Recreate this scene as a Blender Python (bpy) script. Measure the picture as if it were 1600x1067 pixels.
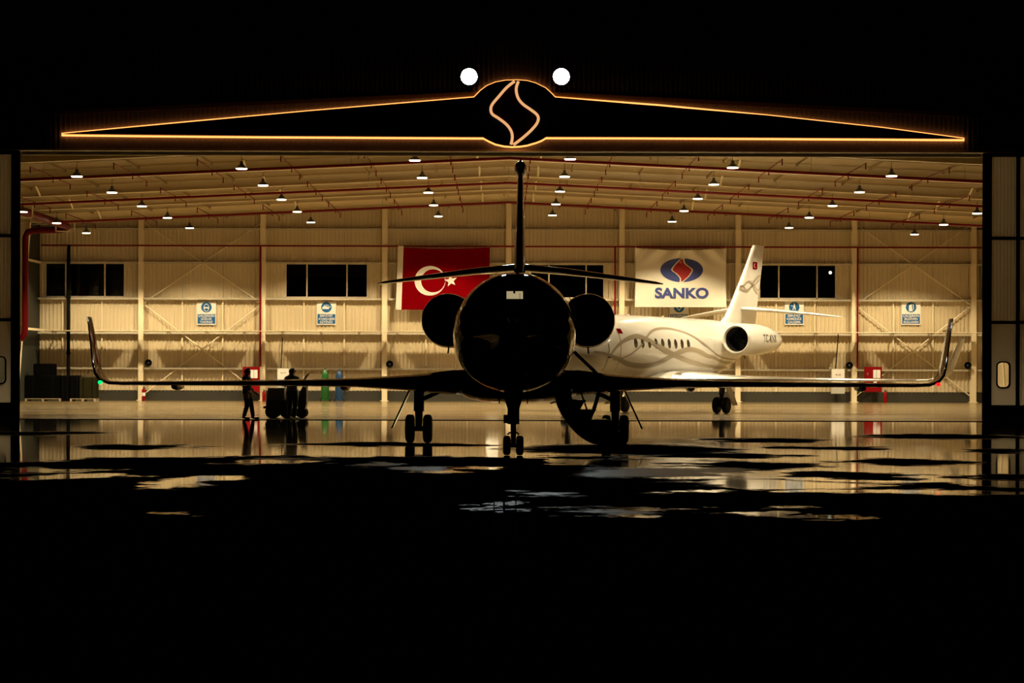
import bpy, bmesh, math, random
import numpy as np
from mathutils import Vector, Matrix
from mathutils.geometry import tessellate_polygon

for o in list(bpy.data.objects):
    bpy.data.objects.remove(o, do_unlink=True)
SC = bpy.context.scene
COL = SC.collection
random.seed(7)

# ------------------------------------------------------------------ camera
F = 3500.0            # focal length in pixels of the 1600 px wide frame
HX, HY = 787.0, 580.5  # vanishing point of the hangar axis
CH = 1.615            # camera height
ROLL = 0.0026
cam_d = bpy.data.cameras.new('camera')
cam = bpy.data.objects.new('camera', cam_d)
COL.objects.link(cam)
cam.location = (0, 0, CH)
cam.rotation_euler = (math.pi / 2, -ROLL, 0)
cam_d.lens = 36.0 * F / 1600.0
cam_d.sensor_width = 36.0
cam_d.shift_x = (800 - HX) / 1600.0
cam_d.shift_y = (HY - 533.5) / 1600.0
cam_d.clip_end = 1000
SC.camera = cam

# ------------------------------------------------------------------ world, exposure
w = bpy.data.worlds.new('night'); SC.world = w; w.use_nodes = True
bg = w.node_tree.nodes['Background']
bg.inputs[0].default_value = (0.25, 0.35, 0.5, 1); bg.inputs[1].default_value = 0.0002
SC.view_settings.view_transform = 'Standard'
SC.view_settings.look = 'None'
SC.view_settings.exposure = 0.0
SC.view_settings.gamma = 1.0
SC.view_settings.use_curve_mapping = False
SC.cycles.use_denoising = True
SC.cycles.max_bounces = 8
SC.cycles.sample_clamp_indirect = 4.0

LAMP_W = 3650.0       # each hangar lamp
LAMP_COL = (1.0, 0.82, 0.50)
FLOOD_W = 280.0      # each facade floodlight

# ------------------------------------------------------------------ helpers
def P(px, py, d):
    """world point seen at photo pixel px,py when it stands d metres away"""
    y = py - ROLL * (px - HX); x = px + ROLL * (py - HY)
    return ((x - HX) * d / F, d, CH + (HY - y) * d / F)

def G(px, py):
    """ground point at a photo pixel"""
    y = py - ROLL * (px - HX); x = px + ROLL * (py - HY)
    d = F * CH / (y - HY)
    return ((x - HX) * d / F, d)

class MB:
    def __init__(s): s.v = []; s.f = []
    def add(s, v, f):
        n = len(s.v); s.v += [tuple(p) for p in v]; s.f += [tuple(i + n for i in q) for q in f]; return s
    def box(s, x0, x1, y0, y1, z0, z1):
        v = [(x0,y0,z0),(x1,y0,z0),(x1,y1,z0),(x0,y1,z0),(x0,y0,z1),(x1,y0,z1),(x1,y1,z1),(x0,y1,z1)]
        return s.add(v, [(0,3,2,1),(4,5,6,7),(0,1,5,4),(1,2,6,5),(2,3,7,6),(3,0,4,7)])
    def loft(s, rings, cap0=True, cap1=True, closed=True):
        n = len(rings[0]); v = [p for r in rings for p in r]; f = []
        m = n if closed else n - 1
        for i in range(len(rings) - 1):
            for j in range(m):
                k = (j + 1) % n
                f.append((i*n + j, i*n + k, (i+1)*n + k, (i+1)*n + j))
        if cap0: f.append(tuple(reversed(range(n))))
        if cap1: f.append(tuple(range((len(rings)-1)*n, len(rings)*n)))
        return s.add(v, f)
    def tube(s, pts, r, n=8, caps=True):
        pts = [Vector(p) for p in pts]
        rs = r if isinstance(r, (list, tuple)) else [r] * len(pts)
        rings = []
        up = None
        for i, p in enumerate(pts):
            t = (pts[min(i+1, len(pts)-1)] - pts[max(i-1, 0)]).normalized()
            if up is None:
                up = Vector((0,0,1)) if abs(t.z) < .9 else Vector((0,1,0))
            a = t.cross(up)
            if a.length < 1e-4: a = t.cross(Vector((1,0,0)))
            a.normalize(); b = a.cross(t).normalized(); up = b
            rings.append([tuple(p + (a*math.cos(2*math.pi*j/n) + b*math.sin(2*math.pi*j/n)) * rs[i]) for j in range(n)])
        return s.loft(rings, caps, caps)
    def lathe(s, prof, c=(0,0,0), axis='Z', n=24, cap0=False, cap1=False):
        """prof: (along, radius)"""
        rings = []
        for h, r in prof:
            ring = []
            for j in range(n):
                A = 2*math.pi*j/n
                if axis == 'Z': q = (r*math.cos(A), r*math.sin(A), h)
                elif axis == 'Y': q = (r*math.cos(A), h, r*math.sin(A))
                else: q = (h, r*math.cos(A), r*math.sin(A))
                ring.append((q[0]+c[0], q[1]+c[1], q[2]+c[2]))
            rings.append(ring)
        return s.loft(rings, cap0, cap1)
    def ell(s, c, r, n=16, m=10):
        rings = []
        for i in range(m+1):
            ph = -math.pi/2 + math.pi*i/m
            k = max(math.cos(ph), 1e-3)
            rings.append([(c[0]+r[0]*k*math.cos(2*math.pi*j/n), c[1]+r[1]*k*math.sin(2*math.pi*j/n), c[2]+r[2]*math.sin(ph)) for j in range(n)])
        return s.loft(rings)
    def poly(s, pts2, fn, holes=()):
        """filled 2-D outline mapped to 3-D through fn(u, v)"""
        loops = [[Vector((p[0], p[1], 0)) for p in L] for L in [pts2, *holes]]
        tri = tessellate_polygon(loops)
        flat = [p for L in [pts2, *holes] for p in L]
        return s.add([fn(*p) for p in flat], [tuple(t) for t in tri])
    def prism(s, pts2, fn0, fn1):
        """closed extrusion between two mappings of one outline"""
        n = len(pts2)
        tri = tessellate_polygon([[Vector((p[0], p[1], 0)) for p in pts2]])
        v = [fn0(*p) for p in pts2] + [fn1(*p) for p in pts2]
        f = [tuple(t) for t in tri] + [tuple(i+n for i in reversed(t)) for t in tri]
        f += [(i, (i+1) % n, (i+1) % n + n, i+n) for i in range(n)]
        return s.add(v, f)
    def build(s, name, material, parent=None, smooth=None, recalc=True):
        me = bpy.data.meshes.new(name)
        me.from_pydata(s.v, [], s.f)
        if recalc:
            bm = bmesh.new(); bm.from_mesh(me)
            bmesh.ops.remove_doubles(bm, verts=bm.verts, dist=1e-6)
            bmesh.ops.recalc_face_normals(bm, faces=bm.faces)
            bm.to_mesh(me); bm.free()
        if smooth:
            for p in me.polygons: p.use_smooth = True
            me.set_sharp_from_angle(angle=math.radians(smooth))
        me.materials.append(material)
        return link(name, me, parent)

def link(name, me, parent=None, loc=None):
    o = bpy.data.objects.new(name, me); COL.objects.link(o)
    if parent: o.parent = parent
    if loc is not None: o.location = loc
    return o

def thing(name, label, cat, loc=(0,0,0), rotz=0.0, group=None):
    o = bpy.data.objects.new(name, None); COL.objects.link(o)
    o.empty_display_size = 0.2
    o.location = loc; o.rotation_euler = (0, 0, rotz)
    return tag(o, label, cat, group)

def tag(o, label, cat, group=None):
    o['label'] = label; o['category'] = cat
    if group: o['group'] = group
    return o

def struct(o, label=None):
    o['kind'] = 'structure'
    if label: o['label'] = label
    return o

def hermite(xs, ys, x):
    xs = list(xs); n = len(xs)
    if x <= xs[0]: return ys[0]
    if x >= xs[-1]: return ys[-1]
    i = max(k for k in range(n-1) if xs[k] <= x)
    def sl(k):
        if k == 0: return (ys[1]-ys[0])/(xs[1]-xs[0])
        if k == n-1: return (ys[-1]-ys[-2])/(xs[-1]-xs[-2])
        a = (ys[k]-ys[k-1])/(xs[k]-xs[k-1]); b = (ys[k+1]-ys[k])/(xs[k+1]-xs[k])
        return 0 if a*b <= 0 else 2*a*b/(a+b)
    h = xs[i+1]-xs[i]; t = (x-xs[i])/h
    return ((2*t**3-3*t**2+1)*ys[i] + (t**3-2*t**2+t)*h*sl(i) + (-2*t**3+3*t**2)*ys[i+1] + (t**3-t**2)*h*sl(i+1))

def smooth_path(pts, k=6):
    """Catmull-Rom through 2-D or 3-D points"""
    pts = [Vector(p) for p in pts]; out = []
    for i in range(len(pts)-1):
        p0 = pts[max(i-1,0)]; p1 = pts[i]; p2 = pts[i+1]; p3 = pts[min(i+2,len(pts)-1)]
        for j in range(k):
            t = j/k
            out.append(0.5*((2*p1) + (p2-p0)*t + (2*p0-5*p1+4*p2-p3)*t*t + (3*p1-p0-3*p2+p3)*t**3))
    out.append(pts[-1])
    return out

# ------------------------------------------------------------------ materials
def mat(name, col, rough=.5, metal=0.0, spec=.5, amp=.08, scale=3.0, coat=0.0, emit=None, es=0.0, bump=0.0, stretch=(1,1,1)):
    m = bpy.data.materials.new(name); m.use_nodes = True
    nt = m.node_tree; N = nt.nodes; L = nt.links
    b = N['Principled BSDF']
    b.inputs['Roughness'].default_value = rough
    b.inputs['Metallic'].default_value = metal
    b.inputs['Specular IOR Level'].default_value = spec
    b.inputs['Coat Weight'].default_value = coat
    b.inputs['Coat Roughness'].default_value = .04
    tc = N.new('ShaderNodeTexCoord'); mp = N.new('ShaderNodeMapping'); mp.inputs['Scale'].default_value = stretch
    no = N.new('ShaderNodeTexNoise'); no.inputs['Scale'].default_value = scale; no.inputs['Detail'].default_value = 3
    L.new(tc.outputs['Object'], mp.inputs[0]); L.new(mp.outputs[0], no.inputs['Vector'])
    mx = N.new('ShaderNodeMix'); mx.data_type = 'RGBA'
    mx.inputs['A'].default_value = (*[c*(1-amp) for c in col], 1); mx.inputs['B'].default_value = (*[min(1, c*(1+amp)) for c in col], 1)
    L.new(no.outputs['Fac'], mx.inputs['Factor']); L.new(mx.outputs['Result'], b.inputs['Base Color'])
    if bump:
        bp = N.new('ShaderNodeBump'); bp.inputs['Strength'].default_value = bump; bp.inputs['Distance'].default_value = .02
        L.new(no.outputs['Fac'], bp.inputs['Height']); L.new(bp.outputs[0], b.inputs['Normal'])
    if emit:
        b.inputs['Emission Color'].default_value = (*emit, 1); b.inputs['Emission Strength'].default_value = es
    return m

def glassy(name, tint, fac):
    m = bpy.data.materials.new(name); m.use_nodes = True
    nt = m.node_tree; N = nt.nodes; L = nt.links; N.remove(N['Principled BSDF'])
    tr = N.new('ShaderNodeBsdfTransparent'); tr.inputs[0].default_value = (*tint, 1)
    gl = N.new('ShaderNodeBsdfGlossy'); gl.inputs['Roughness'].default_value = .03
    fr = N.new('ShaderNodeFresnel'); fr.inputs[0].default_value = 1.5
    mx = N.new('ShaderNodeMixShader')
    mu = N.new('ShaderNodeMath'); mu.operation = 'MULTIPLY'; mu.inputs[1].default_value = fac
    L.new(fr.outputs[0], mu.inputs[0]); L.new(mu.outputs[0], mx.inputs[0]); L.new(tr.outputs[0], mx.inputs[1]); L.new(gl.outputs[0], mx.inputs[2])
    L.new(mx.outputs[0], N['Material Output'].inputs[0])
    return m

M = {}
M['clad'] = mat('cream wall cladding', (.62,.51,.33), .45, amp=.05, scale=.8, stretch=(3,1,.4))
M['steel'] = mat('cream painted steel', (.78,.66,.45), .4, amp=.04)
M['rafter'] = mat('pale rafter paint', (.88,.76,.52), .4, amp=.04)
M['girt'] = mat('galvanised girt', (.50,.44,.33), .45, amp=.08)
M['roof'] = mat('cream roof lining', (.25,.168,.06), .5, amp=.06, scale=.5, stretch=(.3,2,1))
M['plinth'] = mat('dark plinth paint', (.035,.031,.02), .5, amp=.15)
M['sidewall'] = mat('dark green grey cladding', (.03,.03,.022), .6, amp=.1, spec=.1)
M['facade'] = mat('facade cladding', (.19,.185,.18), .5, amp=.05)
M['black_steel'] = mat('black steel', (.006,.006,.006), .8, amp=.2, spec=.0)
M['red'] = mat('red pipe paint', (.17,.002,.003), .4, amp=.1, spec=.15)
M['darkred'] = mat('dark red main paint', (.10,.001,.002), .5, amp=.1, spec=.1)
M['redbox'] = mat('red cabinet enamel', (.22,.002,.004), .4, amp=.06, spec=.15)
M['white'] = mat('white enamel', (.82,.80,.76), .35, amp=.03)
M['paper'] = mat('white paper', (.8,.78,.74), .7, amp=.03)
M['jetblack'] = mat('black aircraft paint', (.004,.004,.0045), .12, amp=.1, coat=1.0, spec=.0)
M['jetwhite'] = mat('white aircraft paint', (.86,.83,.78), .22, amp=.02, coat=.8)
M['metal'] = mat('polished aluminium', (.85,.83,.8), .25, 1.0, amp=.04)
M['darkmetal'] = mat('dark gear metal', (.06,.06,.06), .35, .6, amp=.2)
M['tyre'] = mat('tyre rubber', (.012,.012,.012), .75, amp=.2, scale=12)
M['duct'] = mat('dark duct lining', (.015,.013,.012), .5, amp=.3)
M['fan'] = mat('fan blade titanium', (.05,.047,.043), .45, .5, amp=.2)
M['winglass'] = mat('dark cabin glass', (.035,.028,.02), .1, amp=.1)
M['ribbon'] = mat('taupe ribbon paint', (.36,.30,.22), .3, amp=.06)
M['regis'] = mat('dark registration paint', (.06,.05,.04), .4, amp=.06)
M['lip'] = mat('brushed inlet lip', (.72,.68,.6), .35, .3, amp=.04)
M['night_glass'] = glassy('night window glass', (.35,.36,.35), .5)
M['cockpit_glass'] = glassy('windscreen glass', (.75,.75,.72), .6)
M['frame'] = mat('window frame', (.55,.48,.36), .4, amp=.05)
M['flag_red'] = mat('flag red cloth', (.17,.0005,.0025), .8, amp=.06, spec=.0)
M['cloth'] = mat('white cloth', (.74,.69,.58), .85, amp=.03)
M['blue'] = mat('emblem blue', (.035,.05,.22), .7, amp=.04)
M['emred'] = mat('emblem red', (.34,.008,.01), .7, amp=.04)
M['signblue'] = mat('sign blue', (.004,.10,.28), .4, amp=.04)
M['signwhite'] = mat('sign white', (.82,.78,.70), .4, amp=.02)
M['navy'] = mat('navy sign panel', (.006,.012,.035), .35, amp=.1)
M['maroon'] = mat('maroon sign panel', (.05,.006,.006), .35, amp=.1)
M['led'] = mat('warm light strip', (.9,.6,.3), .5, emit=(1.0,.31,.075), es=2.6)
M['lens'] = mat('lamp lens', (1,.95,.85), .4, emit=(1.0,.87,.62), es=9.0)
M['hood'] = mat('lamp hood', (.09,.085,.07), .4, .3, amp=.1)
M['floodlens'] = mat('floodlight lens', (1,1,1), .3, emit=(.88,1.0,.97), es=60.0)
M['grey'] = mat('grey enamel', (.45,.43,.38), .4, amp=.05)
M['green'] = mat('green cylinder paint', (.015,.11,.02), .3, amp=.08)
M['bluecyl'] = mat('blue cylinder paint', (.015,.055,.14), .3, amp=.08)
M['wood'] = mat('pallet wood', (.42,.33,.2), .8, amp=.25, scale=8)
M['wrap'] = mat('black wrap', (.003,.003,.003), .85, amp=.3, spec=.0)
M['olive'] = mat('olive crate', (.022,.019,.008), .7, amp=.2, spec=.0)
M['skin'] = mat('skin', (.40,.22,.14), .6, amp=.08)
M['hair'] = mat('dark hair', (.012,.008,.006), .7, amp=.2)
M['shirt_dark'] = mat('dark work shirt', (.03,.03,.032), .9, amp=.2)
M['shirt_grey'] = mat('blue grey shirt', (.22,.23,.27), .9, amp=.1)
M['trousers'] = mat('dark trousers', (.012,.012,.014), .9, amp=.2)
M['shoe'] = mat('black shoes', (.008,.008,.008), .5, amp=.2)
M['tug'] = mat('tug dark paint', (.018,.017,.014), .4, amp=.15)
M['tugtop'] = mat('tug grey deck', (.10,.09,.065), .35, amp=.15)
M['navgreen'] = mat('green position light', (0,.5,.2), .3, emit=(.0,1.0,.10), es=3)
M['navred'] = mat('red position light', (.5,0,0), .3, emit=(1.0,.005,.01), es=3.5)
M['cabin'] = mat('glowing cabin trim', (.6,.5,.35), .5, amp=.1, emit=(1.0,.80,.45), es=.55)  # glow put into the trim in place of cabin lamps
M['lampout'] = mat('yard lamp glass', (1,1,.9), .3, emit=(1.0,1.0,.75), es=12)
M['paintline'] = mat('worn line paint', (.13,.135,.14), .8, spec=.0, amp=.8, scale=6)

def door_panel_mat():
    m = bpy.data.materials.new('translucent door sheet'); m.use_nodes = True
    nt = m.node_tree; N = nt.nodes; L = nt.links; N.remove(N['Principled BSDF'])
    no = N.new('ShaderNodeTexNoise'); no.inputs['Scale'].default_value = .7
    mc = N.new('ShaderNodeMix'); mc.data_type = 'RGBA'
    mc.inputs['A'].default_value = (.50,.44,.34,1); mc.inputs['B'].default_value = (.62,.55,.43,1)
    L.new(no.outputs['Fac'], mc.inputs['Factor'])
    df = N.new('ShaderNodeBsdfDiffuse'); tl = N.new('ShaderNodeBsdfTranslucent')
    L.new(mc.outputs['Result'], df.inputs[0]); L.new(mc.outputs['Result'], tl.inputs[0])
    mx = N.new('ShaderNodeMixShader'); mx.inputs[0].default_value = .55
    L.new(df.outputs[0], mx.inputs[1]); L.new(tl.outputs[0], mx.inputs[2]); L.new(mx.outputs[0], N['Material Output'].inputs[0])
    return m
M['doorsheet'] = door_panel_mat()

def hangar_floor_mat():
    m = mat('sealed hangar floor', (.15,.105,.045), .12, amp=.0)
    nt = m.node_tree; N = nt.nodes; L = nt.links; b = N['Principled BSDF']
    geo = N.new('ShaderNodeNewGeometry')
    mp = N.new('ShaderNodeMapping'); mp.inputs['Scale'].default_value = (.05, .55, 1)
    L.new(geo.outputs['Position'], mp.inputs[0])
    no = N.new('ShaderNodeTexNoise'); no.inputs['Scale'].default_value = 1.0; no.inputs['Detail'].default_value = 4
    L.new(mp.outputs[0], no.inputs['Vector'])
    mr = N.new('ShaderNodeMapRange'); mr.inputs['From Min'].default_value = .35; mr.inputs['From Max'].default_value = .65
    mr.inputs['To Min'].default_value = .10; mr.inputs['To Max'].default_value = .24
    L.new(no.outputs['Fac'], mr.inputs[0]); L.new(mr.outputs[0], b.inputs['Roughness'])
    return m
M['hfloor'] = hangar_floor_mat()

# wet apron: puddles and dry islands with shapes of their own
WET = [  # (px, py, half width px, half height px) of puddles beyond the wet film
    (250,757,62,9),(330,748,60,5),(430,722,66,3.5),(665,737,45,4),(315,804,58,2.6),(745,731,45,2.5),
    (960,797,85,1.8),(985,808,32,1.5),(1240,808,85,2.6),(1185,794,42,1.6),(1090,746,90,4),
    (1220,757,140,7),(1350,768,120,4),(1500,770,110,5),(120,745,70,4),(60,735,60,5),(1075,768,60,2.5)]
DAMP = [(1005,738,85,6),(575,724,26,3),(838,772,46,4),(795,791,15,8),(650,731,60,4),(960,803,70,3),(430,716,70,2.5),(1120,735,60,4)]
DRY = [
    (212,698,80,3.5),(605,694,132,2.6),(985,702,165,8),(1200,688,95,3.5),(1120,711,120,3),(1170,727,115,8),(1420,722,95,5),
    (1480,682,110,4),(1560,705,60,4),(1300,700,90,2.5),(60,677,80,3),(930,716,60,3),(1330,743,100,4),(1560,745,70,5),(1020,752,60,2)]
def apron_mat():
    m = bpy.data.materials.new('wet apron'); m.use_nodes = True
    nt = m.node_tree; N = nt.nodes; L = nt.links; b = N['Principled BSDF']
    geo = N.new('ShaderNodeNewGeometry')
    mp = N.new('ShaderNodeMapping'); mp.inputs['Scale'].default_value = (.45,.40,0)
    L.new(geo.outputs['Position'], mp.inputs[0])
    no = N.new('ShaderNodeTexNoise'); no.inputs['Scale'].default_value = 1.0; no.inputs['Detail'].default_value = 5; no.inputs['Roughness'].default_value = .72
    L.new(mp.outputs[0], no.inputs['Vector'])
    sub = N.new('ShaderNodeVectorMath'); sub.operation = 'SUBTRACT'; sub.inputs[1].default_value = (.5,.5,.5)
    L.new(no.outputs['Color'], sub.inputs[0])
    mul = N.new('ShaderNodeVectorMath'); mul.operation = 'MULTIPLY'; mul.inputs[1].default_value = (4.5, 4.5, 0)
    L.new(sub.outputs[0], mul.inputs[0])
    pos = N.new('ShaderNodeVectorMath'); pos.operation = 'ADD'
    L.new(geo.outputs['Position'], pos.inputs[0]); L.new(mul.outputs[0], pos.inputs[1])
    def math_(op, a, bb):
        n = N.new('ShaderNodeMath'); n.operation = op
        for i, q in enumerate((a, bb)):
            if isinstance(q, (int, float)): n.inputs[i].default_value = q
            else: L.new(q, n.inputs[i])
        return n.outputs[0]
    def ellipse(e):
        px, py, hw, hh = e
        x0, y0 = G(px, py - hh); x1, y1 = G(px, py + hh); cx, cy = G(px, py)
        rx = hw * cy / F; ry = max((y0 - y1) / 2, .35); cy = (y0 + y1) / 2
        s1 = N.new('ShaderNodeVectorMath'); s1.operation = 'SUBTRACT'; s1.inputs[1].default_value = (cx, cy, 0)
        L.new(pos.outputs[0], s1.inputs[0])
        s2 = N.new('ShaderNodeVectorMath'); s2.operation = 'MULTIPLY'; s2.inputs[1].default_value = (1/rx, 1/ry, 0)
        L.new(s1.outputs[0], s2.inputs[0])
        s3 = N.new('ShaderNodeVectorMath'); s3.operation = 'LENGTH'; L.new(s2.outputs[0], s3.inputs[0])
        r = N.new('ShaderNodeMapRange'); r.interpolation_type = 'SMOOTHSTEP'
        r.inputs['From Min'].default_value = 1.3; r.inputs['From Max'].default_value = .75
        L.new(s3.outputs['Value'], r.inputs[0])
        return r.outputs[0]
    # wet film edge: boundary distance as a curve over x
    sp = N.new('ShaderNodeSeparateXYZ'); L.new(pos.outputs[0], sp.inputs[0])
    edge = N.new('ShaderNodeFloatCurve')
    crv = edge.mapping.curves[0]
    pts = [(-20,37.0),(-9.6,37.5),(-7.8,41.3),(-4.6,42.6),(-1.2,42.8),(.6,41.5),(2.0,37.0),(4.2,33.5),(8.0,31.5),(12,33),(20,36)]
    while len(crv.points) < len(pts): crv.points.new(.5, .5)
    for q, (x, y) in zip(crv.points, pts): q.location = ((x+20)/40, (y-20)/40); q.handle_type = 'VECTOR'
    edge.mapping.update()
    fx = math_('MULTIPLY', math_('ADD', sp.outputs[0], 20.0), 1/40.0)
    L.new(fx, edge.inputs['Value'])
    bound = math_('ADD', math_('MULTIPLY', edge.outputs[0], 40.0), 20.0)
    film = N.new('ShaderNodeMapRange'); film.interpolation_type = 'SMOOTHSTEP'
    film.inputs['From Min'].default_value = -.25; film.inputs['From Max'].default_value = .25
    L.new(math_('SUBTRACT', sp.outputs[1], bound), film.inputs[0])
    dry = None
    for e in DRY:
        q = ellipse(e); dry = q if dry is None else math_('MAXIMUM', dry, q)
    wet = math_('MULTIPLY', film.outputs[0], math_('SUBTRACT', 1.0, dry))
    for e in WET: wet = math_('MAXIMUM', wet, ellipse(e))
    # concrete grain
    g = N.new('ShaderNodeTexNoise'); g.inputs['Scale'].default_value = 5; g.inputs['Detail'].default_value = 6
    L.new(geo.outputs['Position'], g.inputs['Vector'])
    cm = N.new('ShaderNodeMix'); cm.data_type = 'RGBA'
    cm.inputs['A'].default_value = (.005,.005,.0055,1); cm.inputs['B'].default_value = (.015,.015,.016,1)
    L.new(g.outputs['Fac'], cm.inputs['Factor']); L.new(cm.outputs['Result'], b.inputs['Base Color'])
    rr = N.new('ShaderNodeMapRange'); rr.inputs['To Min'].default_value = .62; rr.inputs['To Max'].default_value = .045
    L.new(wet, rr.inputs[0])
    damp = None
    for e in DAMP:
        q = ellipse(e); damp = q if damp is None else math_('MAXIMUM', damp, q)
    dm = N.new('ShaderNodeMix'); dm.inputs['B'].default_value = .36
    L.new(damp, dm.inputs['Factor']); L.new(rr.outputs[0], dm.inputs['A']); L.new(dm.outputs['Result'], b.inputs['Roughness'])
    ss = N.new('ShaderNodeMapRange'); ss.inputs['To Min'].default_value = .02; ss.inputs['To Max'].default_value = .5
    L.new(math_('MAXIMUM', wet, math_('MULTIPLY', damp, .8)), ss.inputs[0]); L.new(ss.outputs[0], b.inputs['Specular IOR Level'])
    bp = N.new('ShaderNodeBump'); bp.inputs['Distance'].default_value = .02
    br = N.new('ShaderNodeMapRange'); br.inputs['To Min'].default_value = .5; br.inputs['To Max'].default_value = .0
    L.new(wet, br.inputs[0]); L.new(br.outputs[0], bp.inputs['Strength']); L.new(g.outputs['Fac'], bp.inputs['Height'])
    L.new(bp.outputs[0], b.inputs['Normal'])
    df = N.new('ShaderNodeBsdfDiffuse'); L.new(cm.outputs['Result'], df.inputs[0])
    ms = N.new('ShaderNodeMixShader'); L.new(math_('MAXIMUM', wet, damp), ms.inputs[0])
    L.new(df.outputs[0], ms.inputs[1]); L.new(b.outputs[0], ms.inputs[2]); L.new(ms.outputs[0], N['Material Output'].inputs[0])
    return m
M['apron'] = apron_mat()

# ------------------------------------------------------------------ setting: dimensions
YD = 73.9      # door plane
YW = 121.5     # back wall
XL, XR = -25.2, 26.0
RIDGE_X, RIDGE_Z, SLOPE = 0.2, 10.72, 0.047
def roof_z(x): return RIDGE_Z - SLOPE * abs(x - RIDGE_X)
LINTEL = 8.91
OPEN_L, OPEN_R = -15.97, 15.78

struct(MB().add([(XL,YD,0),(XR,YD,0),(XR,YW,0),(XL,YW,0)], [(0,1,2,3)]).build('floor', M['hfloor']), 'pale sealed hangar floor')
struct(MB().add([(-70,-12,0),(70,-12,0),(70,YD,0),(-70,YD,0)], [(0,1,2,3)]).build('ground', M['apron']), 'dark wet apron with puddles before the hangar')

# ---- ceiling
ceil = MB()
ceil.loft([[(XL,y,roof_z(XL)),(RIDGE_X,y,RIDGE_Z),(XR,y,roof_z(XR)),(XR,y,roof_z(XR)+.15),(RIDGE_X,y,RIDGE_Z+.15),(XL,y,roof_z(XL)+.15)] for y in (YD-.3, YW+.3)])
ceiling = struct(ceil.build('ceiling', M['roof']), 'cream sloped hangar roof lining')
FRAMES = [84.5, 92.0, 99.5, 107.0, 114.5]
for fy in FRAMES:
    for x0, x1 in ((XL, RIDGE_X), (RIDGE_X, XR)):
        b = MB()
        z0, z1 = roof_z(x0), roof_z(x1)
        def slab(w, t0, t1):
            b.loft([[(x, fy-w, z-t0), (x, fy+w, z-t0), (x, fy+w, z-t1), (x, fy-w, z-t1)] for x, z in ((x0,z0),(x1,z1))])
        slab(.13, .39, .42); slab(.008, .02, .39); slab(.09, .0, .02)
        b.build('rafter', M['rafter'], ceiling)
    for x in (-20.6, -10.6, -1.1, 1.5, 9.6, 20.6):
        MB().tube([(x, fy-1.05, roof_z(x)-.02), (x, fy, roof_z(x)-.40)], .05, 4).build('fly_brace', M['rafter'], ceiling)
    # tapered side columns of the frame
    for s, xw in ((1, XL), (-1, XR)):
        b = MB(); zt = roof_z(xw)
        b.loft([[(xw, fy-.012, z), (xw+s*dx, fy-.012, z), (xw+s*dx, fy+.012, z), (xw, fy+.012, z)] for z, dx in ((0,.35),(zt,1.0))])
        b.loft([[(xw+s*dx, fy-.14, z), (xw+s*(dx+.02), fy-.14, z), (xw+s*(dx+.02), fy+.14, z), (xw+s*dx, fy+.14, z)] for z, dx in ((0,.35),(zt,1.0))])
        b.build('frame_column', M['steel'], ceiling)
for k in range(17):   # roof purlins between the frames
    x = -24 + 3*k
    MB().box(x-.03, x+.03, YD, YW, roof_z(x)-.10, roof_z(x)-.01).build('purlin', M['roof'], ceiling)

# ---- back wall
wall_back = struct(MB().box(XL-.2, XR+.2, YW+.10, YW+.2, 0, 11.2).build('wall_back', M['facade']), 'cream ribbed back wall of the hangar')
COLX = [P(px, 500, YW)[0] for px in (222, 412, 601.5, 794.5, 971, 1152, 1333, 1519)]
step = (COLX[-1]-COLX[0])/7
COLX = [COLX[0]-step] + COLX + [COLX[-1]+step]
Z_SILL, Z_HEAD = 5.59, 7.46
_sheets = {}
def ribbed(w, h, pitch=.21, depth=.05, top_slope=0.0):
    key = (round(w,3), round(h,3), round(top_slope,4))
    if key in _sheets: return _sheets[key]
    n = max(1, round(w/pitch)); p = w/n; xs = []
    for i in range(n):
        x = i*p
        xs += [(x, 0), (x+p*.55, 0), (x+p*.65, -depth), (x+p*.90, -depth)]
    xs.append((w, 0))
    v = []; f = []
    for i, (x, y) in enumerate(xs):
        v += [(x, y, 0), (x, y, h + top_slope*x)]
        if i: f.append((2*i-2, 2*i, 2*i+1, 2*i-1))
    me = bpy.data.meshes.new('cladding_sheet'); me.from_pydata(v, [], f); me.materials.append(M['clad'])
    _sheets[key] = me
    return me
def sheet(x0, x1, z0, z1, slope=0.0):
    link('cladding_sheet', ribbed(x1-x0-.012, z1-z0, top_slope=slope), wall_back, (x0+.006, YW, z0))
WINBAYS = {0: 1, 2: 2, 4: 3, 6: 4, 8: 5}
winx = {}
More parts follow.
